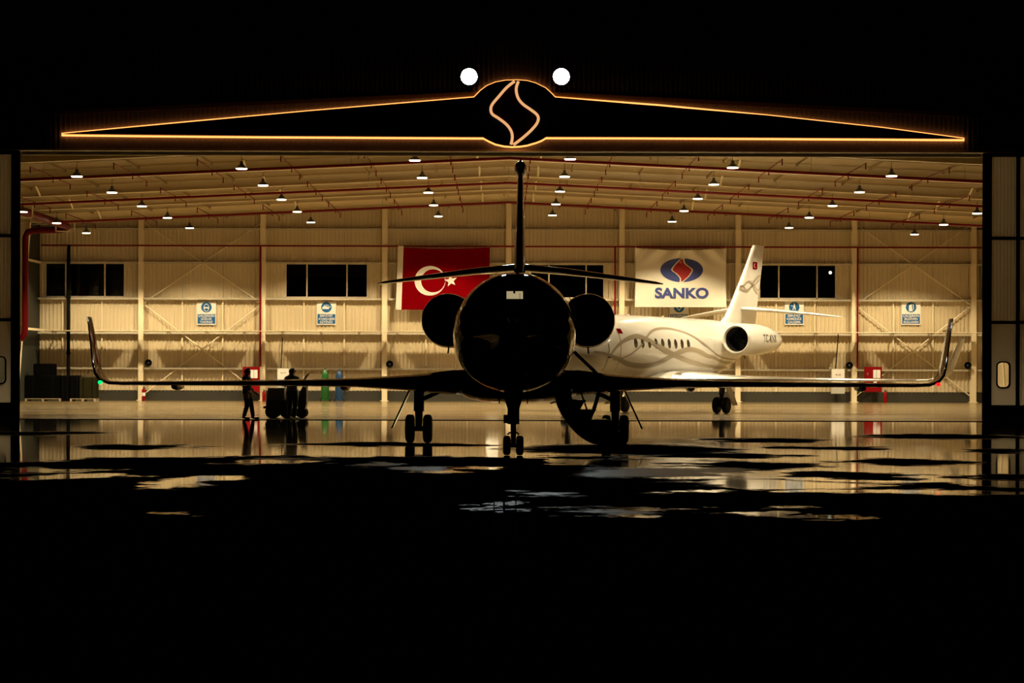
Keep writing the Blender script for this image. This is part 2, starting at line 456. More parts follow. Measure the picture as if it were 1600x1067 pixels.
for i in range(len(COLX)-1):
    a, b_ = COLX[i], COLX[i+1]
    a = max(a, XL+.02); b_ = min(b_, XR-.02)
    t = (COLX[i+1]-COLX[i])/3
    cuts = [a] + [c for c in (COLX[i]+t, COLX[i]+2*t) if a+.1 < c < b_-.1] + [b_]
    wx0, wx1 = COLX[i]+1.2, COLX[i+1]-.95
    wx1 = min(wx1, XR-.3); wx0 = max(wx0, XL+.3)
    for c0, c1 in zip(cuts, cuts[1:]):
        zt0, zt1 = roof_z(c0)-.01, roof_z(c1)-.01
        sheet(c0, c1, .5, Z_SILL)
        sheet(c0, c1, Z_HEAD, zt0, (zt1-zt0)/(c1-c0))
        if i not in WINBAYS: sheet(c0, c1, Z_SILL, Z_HEAD)
        else:
            if c0 < wx0: sheet(c0, min(wx0, c1), Z_SILL, Z_HEAD)
            if c1 > wx1: sheet(max(wx1, c0), c1, Z_SILL, Z_HEAD)
    if i in WINBAYS:
        winx[i] = (wx0, wx1)
        wroot = bpy.data.objects.new('window_%d' % WINBAYS[i], None); COL.objects.link(wroot)
        wroot.location = ((wx0+wx1)/2, YW, Z_SILL); struct(wroot, 'dark night window in the back wall')
        W = wx1-wx0; H = Z_HEAD-Z_SILL; ms = [-W/2] + [m_-(wx0+wx1)/2 for m_ in (COLX[i]+t*1.07, COLX[i]+2*t*1.03) if wx0+.2 < m_ < wx1-.2] + [W/2]
        for x in ms: MB().box(x-.035, x+.035, -.06, .04, 0, H).build('mullion', M['frame'], wroot)
        for z in (0, H-.06): MB().box(-W/2, W/2, -.06, .04, z, z+.06).build('frame_rail', M['frame'], wroot)
        for x0, x1 in zip(ms, ms[1:]): MB().box(x0, x1, .0, .008, .03, H-.03).build('pane', M['night_glass'], wroot)
    for c in (COLX[i]+t, COLX[i]+2*t):
        if XL < c < XR:
            for z0, z1 in ((.56, 1.68), (1.9, 3.55), (3.8, 5.5)):
                MB().box(c-.035, c+.035, YW-.16, YW-.10, z0, z1).build('mid_post', M['steel'], wall_back)
# window openings in the backing sheet
bm = bmesh.new()
me = wall_back.data
bmb = MB()
segs = []; x = XL-.2
for i in sorted(winx):
    segs.append((x, winx[i][0], True)); segs.append((winx[i][0], winx[i][1], False)); x = winx[i][1]
segs.append((x, XR+.2, True))
bmb.box(XL-.2, XR+.2, YW+.10, YW+.2, 0, Z_SILL); bmb.box(XL-.2, XR+.2, YW+.10, YW+.2, Z_HEAD, 11.2)
for x0, x1, solid in segs:
    if solid: bmb.box(x0, x1, YW+.10, YW+.2, Z_SILL, Z_HEAD)
bm.free()
new = bpy.data.meshes.new('wall_back'); new.from_pydata(bmb.v, [], bmb.f); new.materials.append(M['facade']); wall_back.data = new

for x in COLX:
    if XL < x < XR:
        b = MB(); zt = roof_z(x)
        b.box(x-.14, x+.14, YW-.46, YW-.44, 0, zt); b.box(x-.01, x+.01, YW-.44, YW-.06, 0, zt); b.box(x-.14, x+.14, YW-.06, YW-.04, 0, zt)
        b.box(x-.22, x+.22, YW-.5, YW-.02, 0, .03)
        b.build('column', M['steel'], wall_back)
for z in (9.33, 7.50, 5.56, 3.70, 1.79):
    b = MB()
    b.box(XL, XR, YW-.36, YW-.02, z-.02, z); b.box(XL, XR, YW-.36, YW-.34, z-.10, z-.02)
    b.build('girt', M['girt'], wall_back)
MB().box(XL, XR, YW-.05, YW-.01, 0, .56).build('plinth', M['plinth'], wall_back)
for i in (1, 7):   # rod bracing
    x0, x1 = COLX[i]+.15, COLX[i+1]-.15
    for z0, z1 in ((.35, 5.2), (5.3, 9.6)):
        for p, q in (((x0, z0), (x1, z1)), ((x0, z1), (x1, z0))):
            MB().tube([(p[0], YW-.22, p[1]), (q[0], YW-.22, q[1])], .035, 6).build('brace_rod', M['steel'], wall_back)

# ---- side walls
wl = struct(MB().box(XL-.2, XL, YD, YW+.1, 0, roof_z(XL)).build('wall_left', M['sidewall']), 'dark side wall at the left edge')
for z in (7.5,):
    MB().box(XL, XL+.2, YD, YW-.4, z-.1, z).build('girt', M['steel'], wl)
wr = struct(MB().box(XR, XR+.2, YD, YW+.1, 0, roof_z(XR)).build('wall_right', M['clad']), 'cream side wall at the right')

# ---- front wall over the door, with ribbed cladding
def front_z(x): return 12.9 - .06*abs(x-RIDGE_X)
b = MB(); xs = []
x = -34.0; p = .158
while x < 34.0:
    xs += [(x, 0), (x+p*.5, 0), (x+p*.6, -.03), (x+p*.9, -.03)]; x += p
v = []; f = []
for i, (x, y) in enumerate(xs):
    v += [(x, YD-.25+y, LINTEL), (x, YD-.25+y, front_z(x))]
    if i: f.append((2*i-2, 2*i, 2*i+1, 2*i-1))
b.add(v, f)
wf = struct(b.build('wall_front', M['facade'], recalc=False), 'ribbed facade above the hangar door')
MB().box(-34, 34, YD-.2, YD-.05, LINTEL, 9.4).build('backing', M['facade'], wf)
b = MB(); b.loft([[(x, YD-.2, 9.4), (x, YD-.1, 9.4), (x, YD-.1, front_z(x)), (x, YD-.2, front_z(x))] for x in (-34, RIDGE_X, 34)])
b.build('backing', M['facade'], wf)
MB().box(OPEN_L-1, OPEN_R+1, YD-.30, YD+.25, LINTEL-.06, LINTEL).build('lintel', M['steel'], wf)
for s, x0, x1 in ((0, -34, -19.5), (1, 19.5, 34)):
    MB().box(x0, x1, YD-.25, YD-.1, 0, LINTEL).build('side_panel', M['facade'], wf)
MB().box(OPEN_L, OPEN_R, YD+.26, YD+.40, LINTEL-.16, LINTEL).build('head_track', M['steel'], wf)

# floor tracks of the sliding door
for y in (YD-.15, YD+.35):
    struct(MB().box(-19, 19, y-.09, y+.09, .0, .012).build('trim_%d' % (1 if y < YD else 2), M['black_steel']), 'dark door track across the floor')

# ---- sliding door leaves
def door(n, xs, winbay):
    root = bpy.data.objects.new('door_%d' % n, None); COL.objects.link(root); root.location = (0, YD, 0)
    struct(root, 'translucent sliding door leaves in a black frame')
    zs = [.55, 3.28, 6.05, 8.74]
    for x0, x1 in xs['jamb']: MB().box(x0, x1, -.12, .12, .0, LINTEL).build('jamb', M['black_steel'], root)
    MB().box(xs['span'][0], xs['span'][1], -.12, .12, .0, .55).build('kick_plate', M['black_steel'], root)
    for x0, x1 in xs['mull']: MB().box(x0, x1, -.1, .1, .5, LINTEL).build('mullion', M['black_steel'], root)
    for z in zs[1:3]: MB().box(xs['span'][0], xs['span'][1], -.1, .1, z-.05, z+.05).build('rail', M['black_steel'], root)
    MB().box(xs['span'][0], xs['span'][1], -.12, .12, zs[3], LINTEL).build('rail', M['black_steel'], root)
    for k, (x0, x1) in enumerate(xs['bay']):
        for j in range(3):
            z0, z1 = zs[j]+(.05 if j else 0), zs[j+1]-(.05 if j < 2 else 0)
            m = ribbed(x1-x0, z1-z0, .12, .015).copy(); m.materials.clear(); m.materials.append(M['doorsheet'])
            if k == winbay and j == 0:
                cx, cz, hw, hh, r = xs['win']
                def rr(e, n_=6):
                    out = []
                    for sx, sz, a0 in ((1,1,0),(-1,1,90),(-1,-1,180),(1,-1,270)):
                        for q in range(n_+1):
                            A = math.radians(a0+90*q/n_); out.append((cx+sx*(hw-r)+(r+e)*math.cos(A), cz+sz*(hh-r)+(r+e)*math.sin(A)))
                    return out
                MB().poly([(x0,z0),(x1,z0),(x1,z1),(x0,z1)], lambda u, v_: (u, 0, v_), [rr(0)]).build('door_sheet', M['doorsheet'], root, recalc=False)
                ring0, ring1 = rr(0), rr(.045)
                fr = MB(); nn = len(ring0)
                fr.loft([[(*[(ring0[i][0])], yy, ring0[i][1]) for i in range(nn)] for yy in (-.05, .05)], False, False)
                fr.loft([[(ring1[i][0], yy, ring1[i][1]) for i in range(nn)] for yy in (-.05, .05)], False, False)
                for yy in (-.05, .05):
                    fr.loft([[(q[0], yy, q[1]) for q in ring0], [(q[0], yy, q[1]) for q in ring1]], False, False)
                fr.build('window_frame', M['black_steel'], root)
                MB().poly(rr(.01), lambda u, v_: (u, .0, v_)).build('window_pane', M['cockpit_glass'], root, recalc=False)
            else:
                link('door_sheet', m, root, (x0, 0, z0))
    return root
def X73(px): return (px-HX)*YD/F
door(1, dict(jamb=[(X73(18), X73(30))], span=(-19.6, X73(18)), bay=[(-17.3, X73(17)), (-18.5, -17.4), (-19.6, -18.6)], mull=[(-17.4,-17.3),(-18.6,-18.5)], win=(X73(-1), 1.62, .19, .42, .12)), 0)
door(2, dict(jamb=[(X73(1535.5), X73(1540.5)), (X73(1542), X73(1548)), (X73(1587), X73(1592))], span=(X73(1542), 19.6), bay=[(X73(1548), X73(1587)), (X73(1592), 18.0), (18.1, 19.6)], mull=[(18.0,18.1)], win=(X73(1567.5), 1.55, .19, .40, .12)), 0)

# ------------------------------------------------------------------ facade sign with light strips
SD = YD-.48
def S2(px, py):
    q = P(px, py, SD); return (q[0], q[2])
Z1 = lambda x, y: (680+x/5.927, 60+y/5.927)
top_arc = [Z1(*q) for q in ((360,547),(420,485),(480,440),(560,407),(650,391),(755,387),(850,394),(930,416),(1020,460),(1070,505),(1110,547))]
bot_arc = [Z1(*q) for q in ((1030,912),(985,940),(940,958),(850,985),(780,995),(710,998),(640,993),(560,975),(500,948),(440,915))]
left_tip, right_tip = (95, 209.3), (1508, 217)
outline = [left_tip, (480,174)] + top_arc + [(1200,180.5), (1380,200), right_tip, (1200,215.2)] + bot_arc + [(400,212.4)]
out2 = [S2(*p) for p in outline]
sign = thing('facade_sign', 'long dark pointed sign with curved emblem outlined in warm light above the door', 'sign', (0, SD, 0))
b = MB(); b.prism(out2, lambda u, v_: (u, -.05, v_), lambda u, v_: (u, .05, v_)); b.build('sign_panel', M['navy'], sign)
def strip(pts, r, yo, nm='light_strip'):
    pts = [(p[0], p[1]) for p in pts]
    return MB().tube([(p[0], yo, p[1]) for p in pts], r, 6).build(nm, M['led'], sign)
def offs(pts, d):
    out = []
    for i, p in enumerate(pts):
        a = Vector(pts[max(i-1,0)]); c = Vector(pts[min(i+1,len(pts)-1)]); t = (c-a).normalized()
        out.append((p[0]-t.y*d, p[1]+t.x*d))
    return out
tl = [S2(*p) for p in [left_tip, (280,192), (480,174), (610,163), Z1(360,547)]]
strip(offs(tl, .025), .028, .15)
strip(offs([S2(*p) for p in top_arc], .02), .026, .15)
tr = [S2(*p) for p in [Z1(1110,547), (1030,164.5), (1200,180.5), (1380,200), right_tip]]
strip(offs(tr, .025), .028, .15)
bl = [S2(*p) for p in [left_tip, (250,211), (400,212.4), (600,213.5), Z1(440,915)]]
strip(offs(bl, -.03), .033, .15)
br_ = [S2(*p) for p in [Z1(1030,912), (1000,214.2), (1200,215.2), (1380,216.2), right_tip]]
strip(offs(br_, -.03), .033, .15)
strip(offs([S2(*p) for p in bot_arc], .02), .03, .10)
SL = [(735,400),(660,460),(590,540),(530,612),(515,660),(530,705),(590,745),(660,800),(703,860),(714,920),(702,985)]
SR = [(770,402),(750,470),(765,550),(810,610),(880,660),(938,705),(955,745),(938,795),(880,862),(800,932),(725,988)]
sl = [tuple(p) for p in smooth_path([S2(*Z1(*q)) for q in SL], 4)]
sr = [tuple(p) for p in smooth_path([S2(*Z1(*q)) for q in SR], 4)]
MB().prism(sl + sr[::-1], lambda u, v_: (u, -.09, v_), lambda u, v_: (u, -.055, v_)).build('emblem_panel', M['maroon'], sign)
for path in (sl, sr):
    MB().tube([(p[0], -.10, p[1]) for p in path], .045, 8).build('light_strip', M['led'], sign)
M['led2'] = mat('warm face strip', (.9,.7,.45), .5, emit=(1.0,.50,.21), es=.85)
for o in [c for c in sign.children if c.name.startswith('light_strip')][-2:]:
    o.data.materials[0] = M['led2']

# floodlights on the facade
for i, (px, py, nm) in enumerate(((733, 120, 'bright white floodlight above the left shoulder of the sign'), (877, 120, 'bright white floodlight above the right shoulder of the sign'))):
    x, y, z = P(px, py, YD-.9)
    t = thing('floodlight', nm, 'floodlight', (x, YD-.9, z), group='facade floodlights')
    MB().lathe([(.26,.04),(.24,.14),(.10,.24),(-.02,.28),(-.06,.28)], axis='Y', n=24, cap0=True).build('housing', M['black_steel'], t, 35)
    MB().lathe([(-.05,.265),(-.065,.20),(-.07,.02)], axis='Y', n=24, cap1=True).build('lens', M['floodlens'], t, 60)
    MB().tube([(-.31,0,0),(-.31,.1,-.25),(0,.1,-.34),(.31,.1,-.25),(.31,0,0)], .018, 6).build('yoke', M['black_steel'], t)
    MB().tube([(0,.1,-.34),(0,.35,-.42),(0,.62,-.42)], .03, 6).build('bracket', M['black_steel'], t)
    ld = bpy.data.lights.new('flood_beam', 'SPOT'); ld.energy = FLOOD_W; ld.color = (.86,1.0,.97); ld.spot_size = math.radians(150); ld.spot_blend = .6; ld.shadow_soft_size = .22
    lo = bpy.data.objects.new('flood_beam', ld); COL.objects.link(lo); lo.parent = t; lo.location = (0, -.12, 0)
    lo.rotation_euler = (math.radians(90-28), 0, math.pi)

# ------------------------------------------------------------------ hangar lamps
ROWS = [85.7, 93.4, 101.1, 108.8, 116.5]
COLS = [-21.73, -16.35, -10.05, -3.42, 2.52, 8.74, 14.82, 21.35]
def lamp_z(x): return 9.87 - .05*abs(x-.2)
hood_me = MB().lathe([(.20,.05),(.17,.07),(.11,.12),(.05,.195),(.0,.235)], n=20, cap0=True).build('hood', M['hood'], None, 40)
lens_me = MB().lathe([(.012,.215),(-.03,.205),(-.04,.02)], n=20, cap1=True).build('lens', M['lens'], None, 40)
driver_me = MB().box(-.055,.055,-.055,.055,.19,.27).build('driver_box', M['hood'])
hook_me = MB().tube([(0,0,.27),(0,0,.52),(.10,0,.56)], .012, 5).build('hook', M['hood'])
protos = [(o.name, o.data) for o in (hood_me, lens_me, driver_me, hook_me)]
for o in (hood_me, lens_me, driver_me, hook_me): bpy.data.objects.remove(o)
roww = ['row nearest the open door', 'second row from the door', 'third row from the door', 'fourth row from the door', 'row nearest the back wall']
colw = ['far left', 'leftmost inner', 'second from left', 'just left of the ridge', 'just right of the ridge', 'second from right', 'rightmost inner', 'far right']
for r, y in enumerate(ROWS):
    for c, x in enumerate(COLS):
        if c in (0, 7) and r < 2: continue
        dx = 0
        t = thing('high_bay_lamp', 'glowing hooded roof lamp, %s, %s' % (colw[c], roww[r]), 'lamp', (x+dx, y, lamp_z(x)), group='hooded lamps under the hangar roof')
        for nm, me in protos: link(nm.split('.')[0], me, t)
        ld = bpy.data.lights.get('bay_beam') or bpy.data.lights.new('bay_beam', 'SPOT')
        ld.energy = LAMP_W; ld.color = LAMP_COL; ld.spot_size = math.radians(128); ld.spot_blend = .35; ld.shadow_soft_size = .2
        lo = bpy.data.objects.new('beam', ld); COL.objects.link(lo); lo.parent = t; lo.location = (0, 0, -.06)
for r, y in enumerate(ROWS):
    tag(MB().tube([(XL+.1, y, lamp_z(XL)+.56), (RIDGE_X, y, lamp_z(RIDGE_X)+.56), (XR-.1, y, lamp_z(XR)+.56)], .014, 4).build('lamp_cable', M['girt']),
        'thin cable carrying the %s of roof lamps' % ('row nearest the door', 'second row', 'third row', 'fourth row', 'row nearest the back wall')[r], 'cable', 'cables of the roof lamps')

# ------------------------------------------------------------------ sprinkler mains
head_me = MB().tube([(0,0,.02),(0,0,-.20)], .022, 6).add([(-.035,-.035,-.20),(.035,-.035,-.20),(.035,.035,-.20),(-.035,.035,-.20),(0,0,-.24)], [(0,1,2,3),(0,1,4),(1,2,4),(2,3,4),(3,0,4)]).build('sprinkler_head', M['red'])
head_data = head_me.data; bpy.data.objects.remove(head_me)
branch_obj = MB().tube([(0,-3.9,0),(0,3.9,0)], .022, 6).build('branch_pipe', M['red'])
branch_data = branch_obj.data; bpy.data.objects.remove(branch_obj)
def pipe_z(x): return 9.95 - SLOPE*abs(x-RIDGE_X)
for y, nm in ((87.5, 'nearest the open door'), (98.9, 'in the middle of the roof'), (110.3, 'nearest the back wall')):
    t = thing('sprinkler_main', 'red sprinkler pipe spanning the hangar, the one %s' % nm, 'sprinkler pipe', (0, y, 0), group='red sprinkler pipes under the roof')
    MB().tube([(XL+2.8, 0, pipe_z(XL+2.8)), (RIDGE_X, 0, pipe_z(RIDGE_X)), (XR-.2, 0, pipe_z(XR-.2))], .055, 8).build('main_pipe', M['red'], t)
    k = 0
    x = -20.82
    while x < 21:
        bp_ = link('branch_pipe', branch_data, t, (x, 0, pipe_z(x)+.10))
        for dy in (-3.85, 0.4, 3.85): link('sprinkler_head', head_data, bp_, (0, dy, 0))
        x += 3.12
    for x in (-18, -12, -6, 0.2, 6, 12, 18):
        MB().tube([(x, 0, pipe_z(x)), (x, 0, roof_z(x))], .012, 4).build('hanger', M['girt'], t)

# ------------------------------------------------------------------ wall pipes, tray, cables
YP = YW-.55
def W3(px, py, y=YP):
    return P(px, py, y)
wp = thing('wall_pipe', 'thin red fire pipe running the whole back wall', 'pipe', (0, YP, 0))
zp = P(787, 385, YP)[2]
MB().tube([(XL+.2,0,zp),(XR-.2,0,zp)], .045, 8).build('pipe_run', M['red'], wp)
for px, py1 in ((407,573),(961,500),(1340,575)):
    x = W3(px, 480)[0]; z1 = W3(px, py1)[2]
    MB().tube([(x,0,zp),(x,0,z1)], .05, 8).build('drop_pipe', M['red'], wp)
tray = thing('cable_tray', 'pale cable rail and added shade plates on brackets along the back wall at mid height', 'cable tray', (0, YW-1.25, 3.72))
MB().tube([(XL+.6,-.40,.03),(XR-.1,-.40,.03)], .022, 6).build('rail_pipe', M['steel'], tray)
for i in range(len(COLX)-1):
    xa, xb = max(COLX[i]+.28, XL+.6), min(COLX[i+1]-.28, XR-.1)
    MB().box(xa, xb, -.37, -.34, 0, .05).box(xa, xb, .36, .40, 0, .05).box(xa, xb, -.34, .36, 0, .012).build('shade_plate', M['steel'], tray)  # added plates that shade the wall below, broken at the columns
for k in range(25):
    x = XL+1+2.05*k
    if min(abs(x-c) for c in COLX) < .5: continue
    MB().box(x-.03, x+.03, -.38, 1.2, -.05, -.005).build('bracket_arm', M['girt'], tray)
    MB().tube([(x,-.2,-.04),(x,1.2,-.62)], .022, 5).build('bracket_stay', M['girt'], tray)
tag(MB().box(XL+.22, XL+.5, 90, YW-.7, 3.72, 3.78).box(XL+.48, XL+.5, 90, YW-.7, 3.78, 3.84).build('cable_tray', M['steel']), 'pale cable tray along the dark left side wall', 'cable tray')
for px, lab in ((441, 'left'), (1307, 'right')):
    x = W3(px, 540)[0]; z0 = W3(px, 522)[2]; z1 = W3(px, 577)[2]
    tag(MB().tube(smooth_path([(x+.05, YW-.80, z0), (x+.01, YW-.78, (z0+z1)/2+.2), (x-.06, YW-.62, z1)], 5), .028, 6).build('cable', M['black_steel']),
        'black cable dropping from the tray to the %s switch box' % lab, 'cable', 'cables down to the switch boxes')

# big red fire main at the left
fm = thing('fire_main', 'thick red fire pipe with elbow at the far left', 'pipe', (-24.34, 113.9, 0))
pth = [(2.14,-30,8.95),(2.14,-.4,8.95),(2.14,0,8.92),(2.0,0,8.80),(1.7,0,8.76),(.4,0,8.72),(.12,0,8.64),(0,0,8.4),(0,0,3.75),(-.03,0,3.5),(-.12,0,3.3),(-.24,0,3.2)]
MB().tube(pth[:2], .20, 12).build('supply_pipe', M['darkred'], fm, 40)
MB().tube(pth[1:], .16, 12).build('riser_pipe', M['darkred'], fm, 40)
for yy in (-10.5, -.4):
    b = MB(); b.box(1.6, 2.6, yy-.03, yy+.03, 8.63, 8.69).box(1.6, 1.66, yy-.03, yy+.03, 8.63, 8.9).box(2.54, 2.6, yy-.03, yy+.03, 8.63, 9.3)
    b.build('pipe_hanger', M['steel'], fm)
dp = thing('down_pipe', 'black vertical pipe on the back wall at the left', 'pipe', (P(107,500,YW-.68)[0], YW-.68, 0))
MB().tube([(0,0,.3),(0,0,8.2),(0,.1,8.32)], .10, 10).build('pipe', M['black_steel'], dp, 40)
for z in (2.5, 5.5, 7.5): MB().lathe([(z,.125),(z+.1,.125)], n=10, cap0=True, cap1=True).build('collar', M['black_steel'], dp)

# round horns on the columns
for px, py, lab in ((232,567,'left braced bay'), (609,569,'column left of the dark jet'), (1327,571,'column beside the right switch box'), (1512,571,'last column at the right')):
    x, y, z = W3(px, py, YW-.62)
    t = thing('horn_speaker', 'small dark round horn on the %s' % lab, 'horn', (x, y, z), group='round horns on the wall columns')
    MB().lathe([(-.06,.20),(-.06,.17),(.02,.10),(.10,.05),(.16,.05)], axis='Y', n=16, cap1=True).build('horn', M['black_steel'], t, 40)
    MB().ell((0,-.01,0), (.06,.05,.06), 10, 6).build('horn_centre', M['darkmetal'], t, 40)
    MB().box(-.02,.02,.05,.5,-.02,.02).build('arm', M['grey'], t)

# ------------------------------------------------------------------ text
def text_mb(body, height, width=None, fn=None, bold=.02, mbd=None):
    cu = bpy.data.curves.new('lettering', 'FONT'); cu.body = body; cu.size = 1; cu.align_x = 'CENTER'; cu.offset = bold; cu.resolution_u = 6
    o = bpy.data.objects.new('lettering', cu); COL.objects.link(o)
    dg = bpy.context.evaluated_depsgraph_get(); dg.update()
    me = o.evaluated_get(dg).to_mesh()
    vs = [(q.co.x, q.co.y) for q in me.vertices]; fs = [tuple(p.vertices) for p in me.polygons]
    o.evaluated_get(dg).to_mesh_clear()
    bpy.data.objects.remove(o); bpy.data.curves.remove(cu)
    x0 = min(q[0] for q in vs); x1 = max(q[0] for q in vs)
    cap = .70
    sy = height/cap; sx = (width/(x1-x0)) if width else sy
    cx = (x0+x1)/2
    mbd = mbd or MB()
    mbd.add([fn((q[0]-cx)*sx, q[1]*sy) for q in vs], fs)
    return mbd

# ------------------------------------------------------------------ flag
YF = YW-.66
fl0 = P(622, 386, YF); fl1 = P(765, 484, YF)
FW, FH = fl1[0]-fl0[0], fl0[2]-fl1[2]
flag = thing('crescent_flag', 'large red flag with white crescent and star hung on the back wall', 'flag', (fl0[0], YF, fl1[2]))
def fcloth(u, v, off=0.0):
    s = u/FW; t = v/FH
    w_ = .035*math.sin(7*s+2*t) + .02*math.sin(17*s-3*t)
    sag = -.10*math.sin(math.pi*s)*t
    lean = -.12*(1-t)*(1-s) + .0
    return (u+lean, w_-.02-off, v+sag)
nx, ny = 28, 18
b = MB(); g = [[fcloth(FW*(.06+.94*i/nx), FH*j/ny) for i in range(nx+1)] for j in range(ny+1)]
b.loft(g, False, False, closed=False); b.build('cloth', M['flag_red'], flag, 80)
b = MB(); g = [[fcloth(FW*.06*i/3, FH*(j/ny)*1.02) for i in range(4)] for j in range(ny+1)]
b.loft(g, False, False, closed=False); b.build('hem', M['cloth'], flag, 80)
def fpx(zx, zy):   # pixel in the 8.889x crop of (600,375)
    q = P(600+zx/8.889, 375+zy/8.889, YF); return (q[0]-fl0[0], q[2]-fl1[2])
c0 = fpx(650, 555); Ro = 212/8.889*YF/F; ci = fpx(692, 555); Ri = 165/8.889*YF/F
A1 = math.acos(max(-1, min(1, (Ro*Ro + (ci[0]-c0[0])**2 - Ri*Ri)/(2*Ro*(ci[0]-c0[0])))))
A2 = math.pi-math.acos(max(-1, min(1, (Ri*Ri + (ci[0]-c0[0])**2 - Ro*Ro)/(2*Ri*(ci[0]-c0[0])))))
pts = [(c0[0]+Ro*math.cos(A1+(2*math.pi-2*A1)*k/40), c0[1]+Ro*math.sin(A1+(2*math.pi-2*A1)*k/40)) for k in range(41)]
pts += [(ci[0]+Ri*math.cos(2*math.pi-A2-(2*math.pi-2*A2)*k/34), ci[1]+Ri*math.sin(2*math.pi-A2-(2*math.pi-2*A2)*k/34)) for k in range(1, 34)]
def strips(inner, outer): pass
cres = MB(); n1 = 41
# crescent as a band between matching outer and inner points so that it follows the cloth
ring_o = pts[:41]; ring_i = [pts[0]] + list(reversed(pts[41:])) + [pts[40]]
def resample(path, n):
    L_ = [0]
    for a, c in zip(path, path[1:]): L_.append(L_[-1]+math.dist(a, c))
    out = []
    for k in range(n):
        t = L_[-1]*k/(n-1); i = max(j for j in range(len(L_)) if L_[j] <= t+1e-9); i = min(i, len(path)-2)
        q = (t-L_[i])/(L_[i+1]-L_[i]+1e-12); out.append((path[i][0]+(path[i+1][0]-path[i][0])*q, path[i][1]+(path[i+1][1]-path[i][1])*q))
    return out
ro, ri = resample(ring_o, 41), resample(ring_i, 41)
rows = [[fcloth(o_[0]+(i_[0]-o_[0])*t, o_[1]+(i_[1]-o_[1])*t, .012) for o_, i_ in zip(ro, ri)] for t in (0, .33, .67, 1)]
cres.loft(rows, False, False, closed=False); cres.build('crescent', M['cloth'], flag, recalc=False)
sc_ = fpx(935, 555); SRad = 92/8.889*YF/F
st = []
for k in range(10):
    A = math.radians(100+36*k); r = SRad if k % 2 == 0 else SRad*.40
    st.append((sc_[0]+r*math.cos(A), sc_[1]+r*math.sin(A)))
MB().add([fcloth(*sc_, .02)] + [fcloth(*q, .02) for q in st], [(0, 1+k, 1+(k+1) % 10) for k in range(10)]).build('star', M['cloth'], flag, recalc=False)
for q in ((FW*.02, FH*1.0), (FW*.98, FH*1.0)):
    a = fcloth(*q); MB().tube([a, (a[0], a[1]-.02, zp-fl1[2])], .012, 4).build('tie', M['cloth'], flag)

# ------------------------------------------------------------------ banner
YF = YW-.84
bn0 = P(992, 388, YF); bn1 = P(1135, 480, YF)
BW, BH = bn1[0]-bn0[0], bn0[2]-bn1[2]
banner = thing('cloth_banner', 'white cloth banner with blue oval emblem hung beside the pale jet', 'banner', (bn0[0], YF, bn1[2]))
def bcloth(u, v, off=0.0):
    s = u/BW; t = v/BH
    corner = max(0, t-.72)
    w_ = .03*math.sin(5*s+3*t) + corner*.45*math.sin(26*(s+t*.55*(1 if s > .5 else -1)))
    w_ += .05*max(0, .3-abs(s-.12)*2)*max(0, .25-t)*6*math.sin(9*t)
    sag = -.09*math.sin(math.pi*s)*t
    xs_ = .035*math.sin(math.pi*t)*(1-2*s)
    return (u+xs_, w_-.03-off, v+sag)
nx, ny = 60, 36
b = MB(); g = [[bcloth(BW*i/nx, BH*j/ny) for i in range(nx+1)] for j in range(ny+1)]
b.loft(g, False, False, closed=False); b.build('cloth', M['cloth'], banner, 80)
def bpx(zx, zy):
    q = P(940+zx/4, 360+zy/4, YF); return (q[0]-bn0[0], q[2]-bn1[2])
def grid_fill(inside_u, v0, v1, off, nm, m, nv=16, nu=16):
    """rows between left(v) and right(v)"""
    rows_ = []
    for j in range(nv+1):
        v = v0+(v1-v0)*j/nv; l, r = inside_u(v)
        rows_.append([bcloth(l+(r-l)*i/nu, v, off) for i in range(nu+1)])
    MB().loft(rows_, False, False, closed=False).build(nm, m, banner, recalc=False)
ec = bpx(500, 242); erx = 135/4*YF/F; ery = 77/4*YF/F
def ell_u(v):
    k = math.sqrt(max(0, 1-((v-ec[1])/ery)**2)); return ec[0]-erx*k, ec[0]+erx*k
vs_ = None
rows_ = []
for j in range(25):
    A = -math.pi/2+math.pi*j/24; v = ec[1]+ery*math.sin(A); k = math.cos(A)
    rows_.append([bcloth(ec[0]+erx*k*(i/12-1), v, .012) for i in range(25)])
MB().loft(rows_, False, False, closed=False).build('oval_emblem', M['blue'], banner, recalc=False)
def interp_path(path):
    pp = sorted(((p[1], p[0]) for p in [tuple(q) for q in smooth_path([bpx(*q) for q in path], 6)]))
    ys_ = [q[0] for q in pp]; xs_ = [q[1] for q in pp]
    return lambda v: float(np.interp(v, ys_, xs_))
eL = [(503,163),(470,195),(443,228),(441,245),(468,265),(490,290),(493,305),(490,322)]
eR = [(515,163),(513,185),(525,205),(555,228),(566,245),(545,280),(520,303),(500,322)]
fL, fR = interp_path(eL), interp_path(eR)
top_, bot_ = bpx(500, 165)[1], bpx(500, 320)[1]
grid_fill(lambda v: (fL(v)-.045, fR(v)+.045), bot_, top_, .022, 'emblem_outline', M['cloth'], 24, 8)
grid_fill(lambda v: (fL(v)+.03, max(fL(v)+.03, fR(v)-.03)), bpx(500,314)[1], bpx(500,171)[1], .032, 'emblem_flame', M['emred'], 24, 8)
tl_ = bpx(500, 420)
text_mb('SANKO', 62/4*YF/F, 338/4*YF/F, lambda u, v: bcloth(tl_[0]+u, tl_[1]+v, .03), bold=.042).build('lettering', M['blue'], banner, recalc=False)
for q in ((.05, BH), (BW-.05, BH)):
    a = bcloth(*q); MB().tube([a, (a[0], a[1]-.02, zp-bn1[2])], .012, 4).build('tie', M['cloth'], banner)

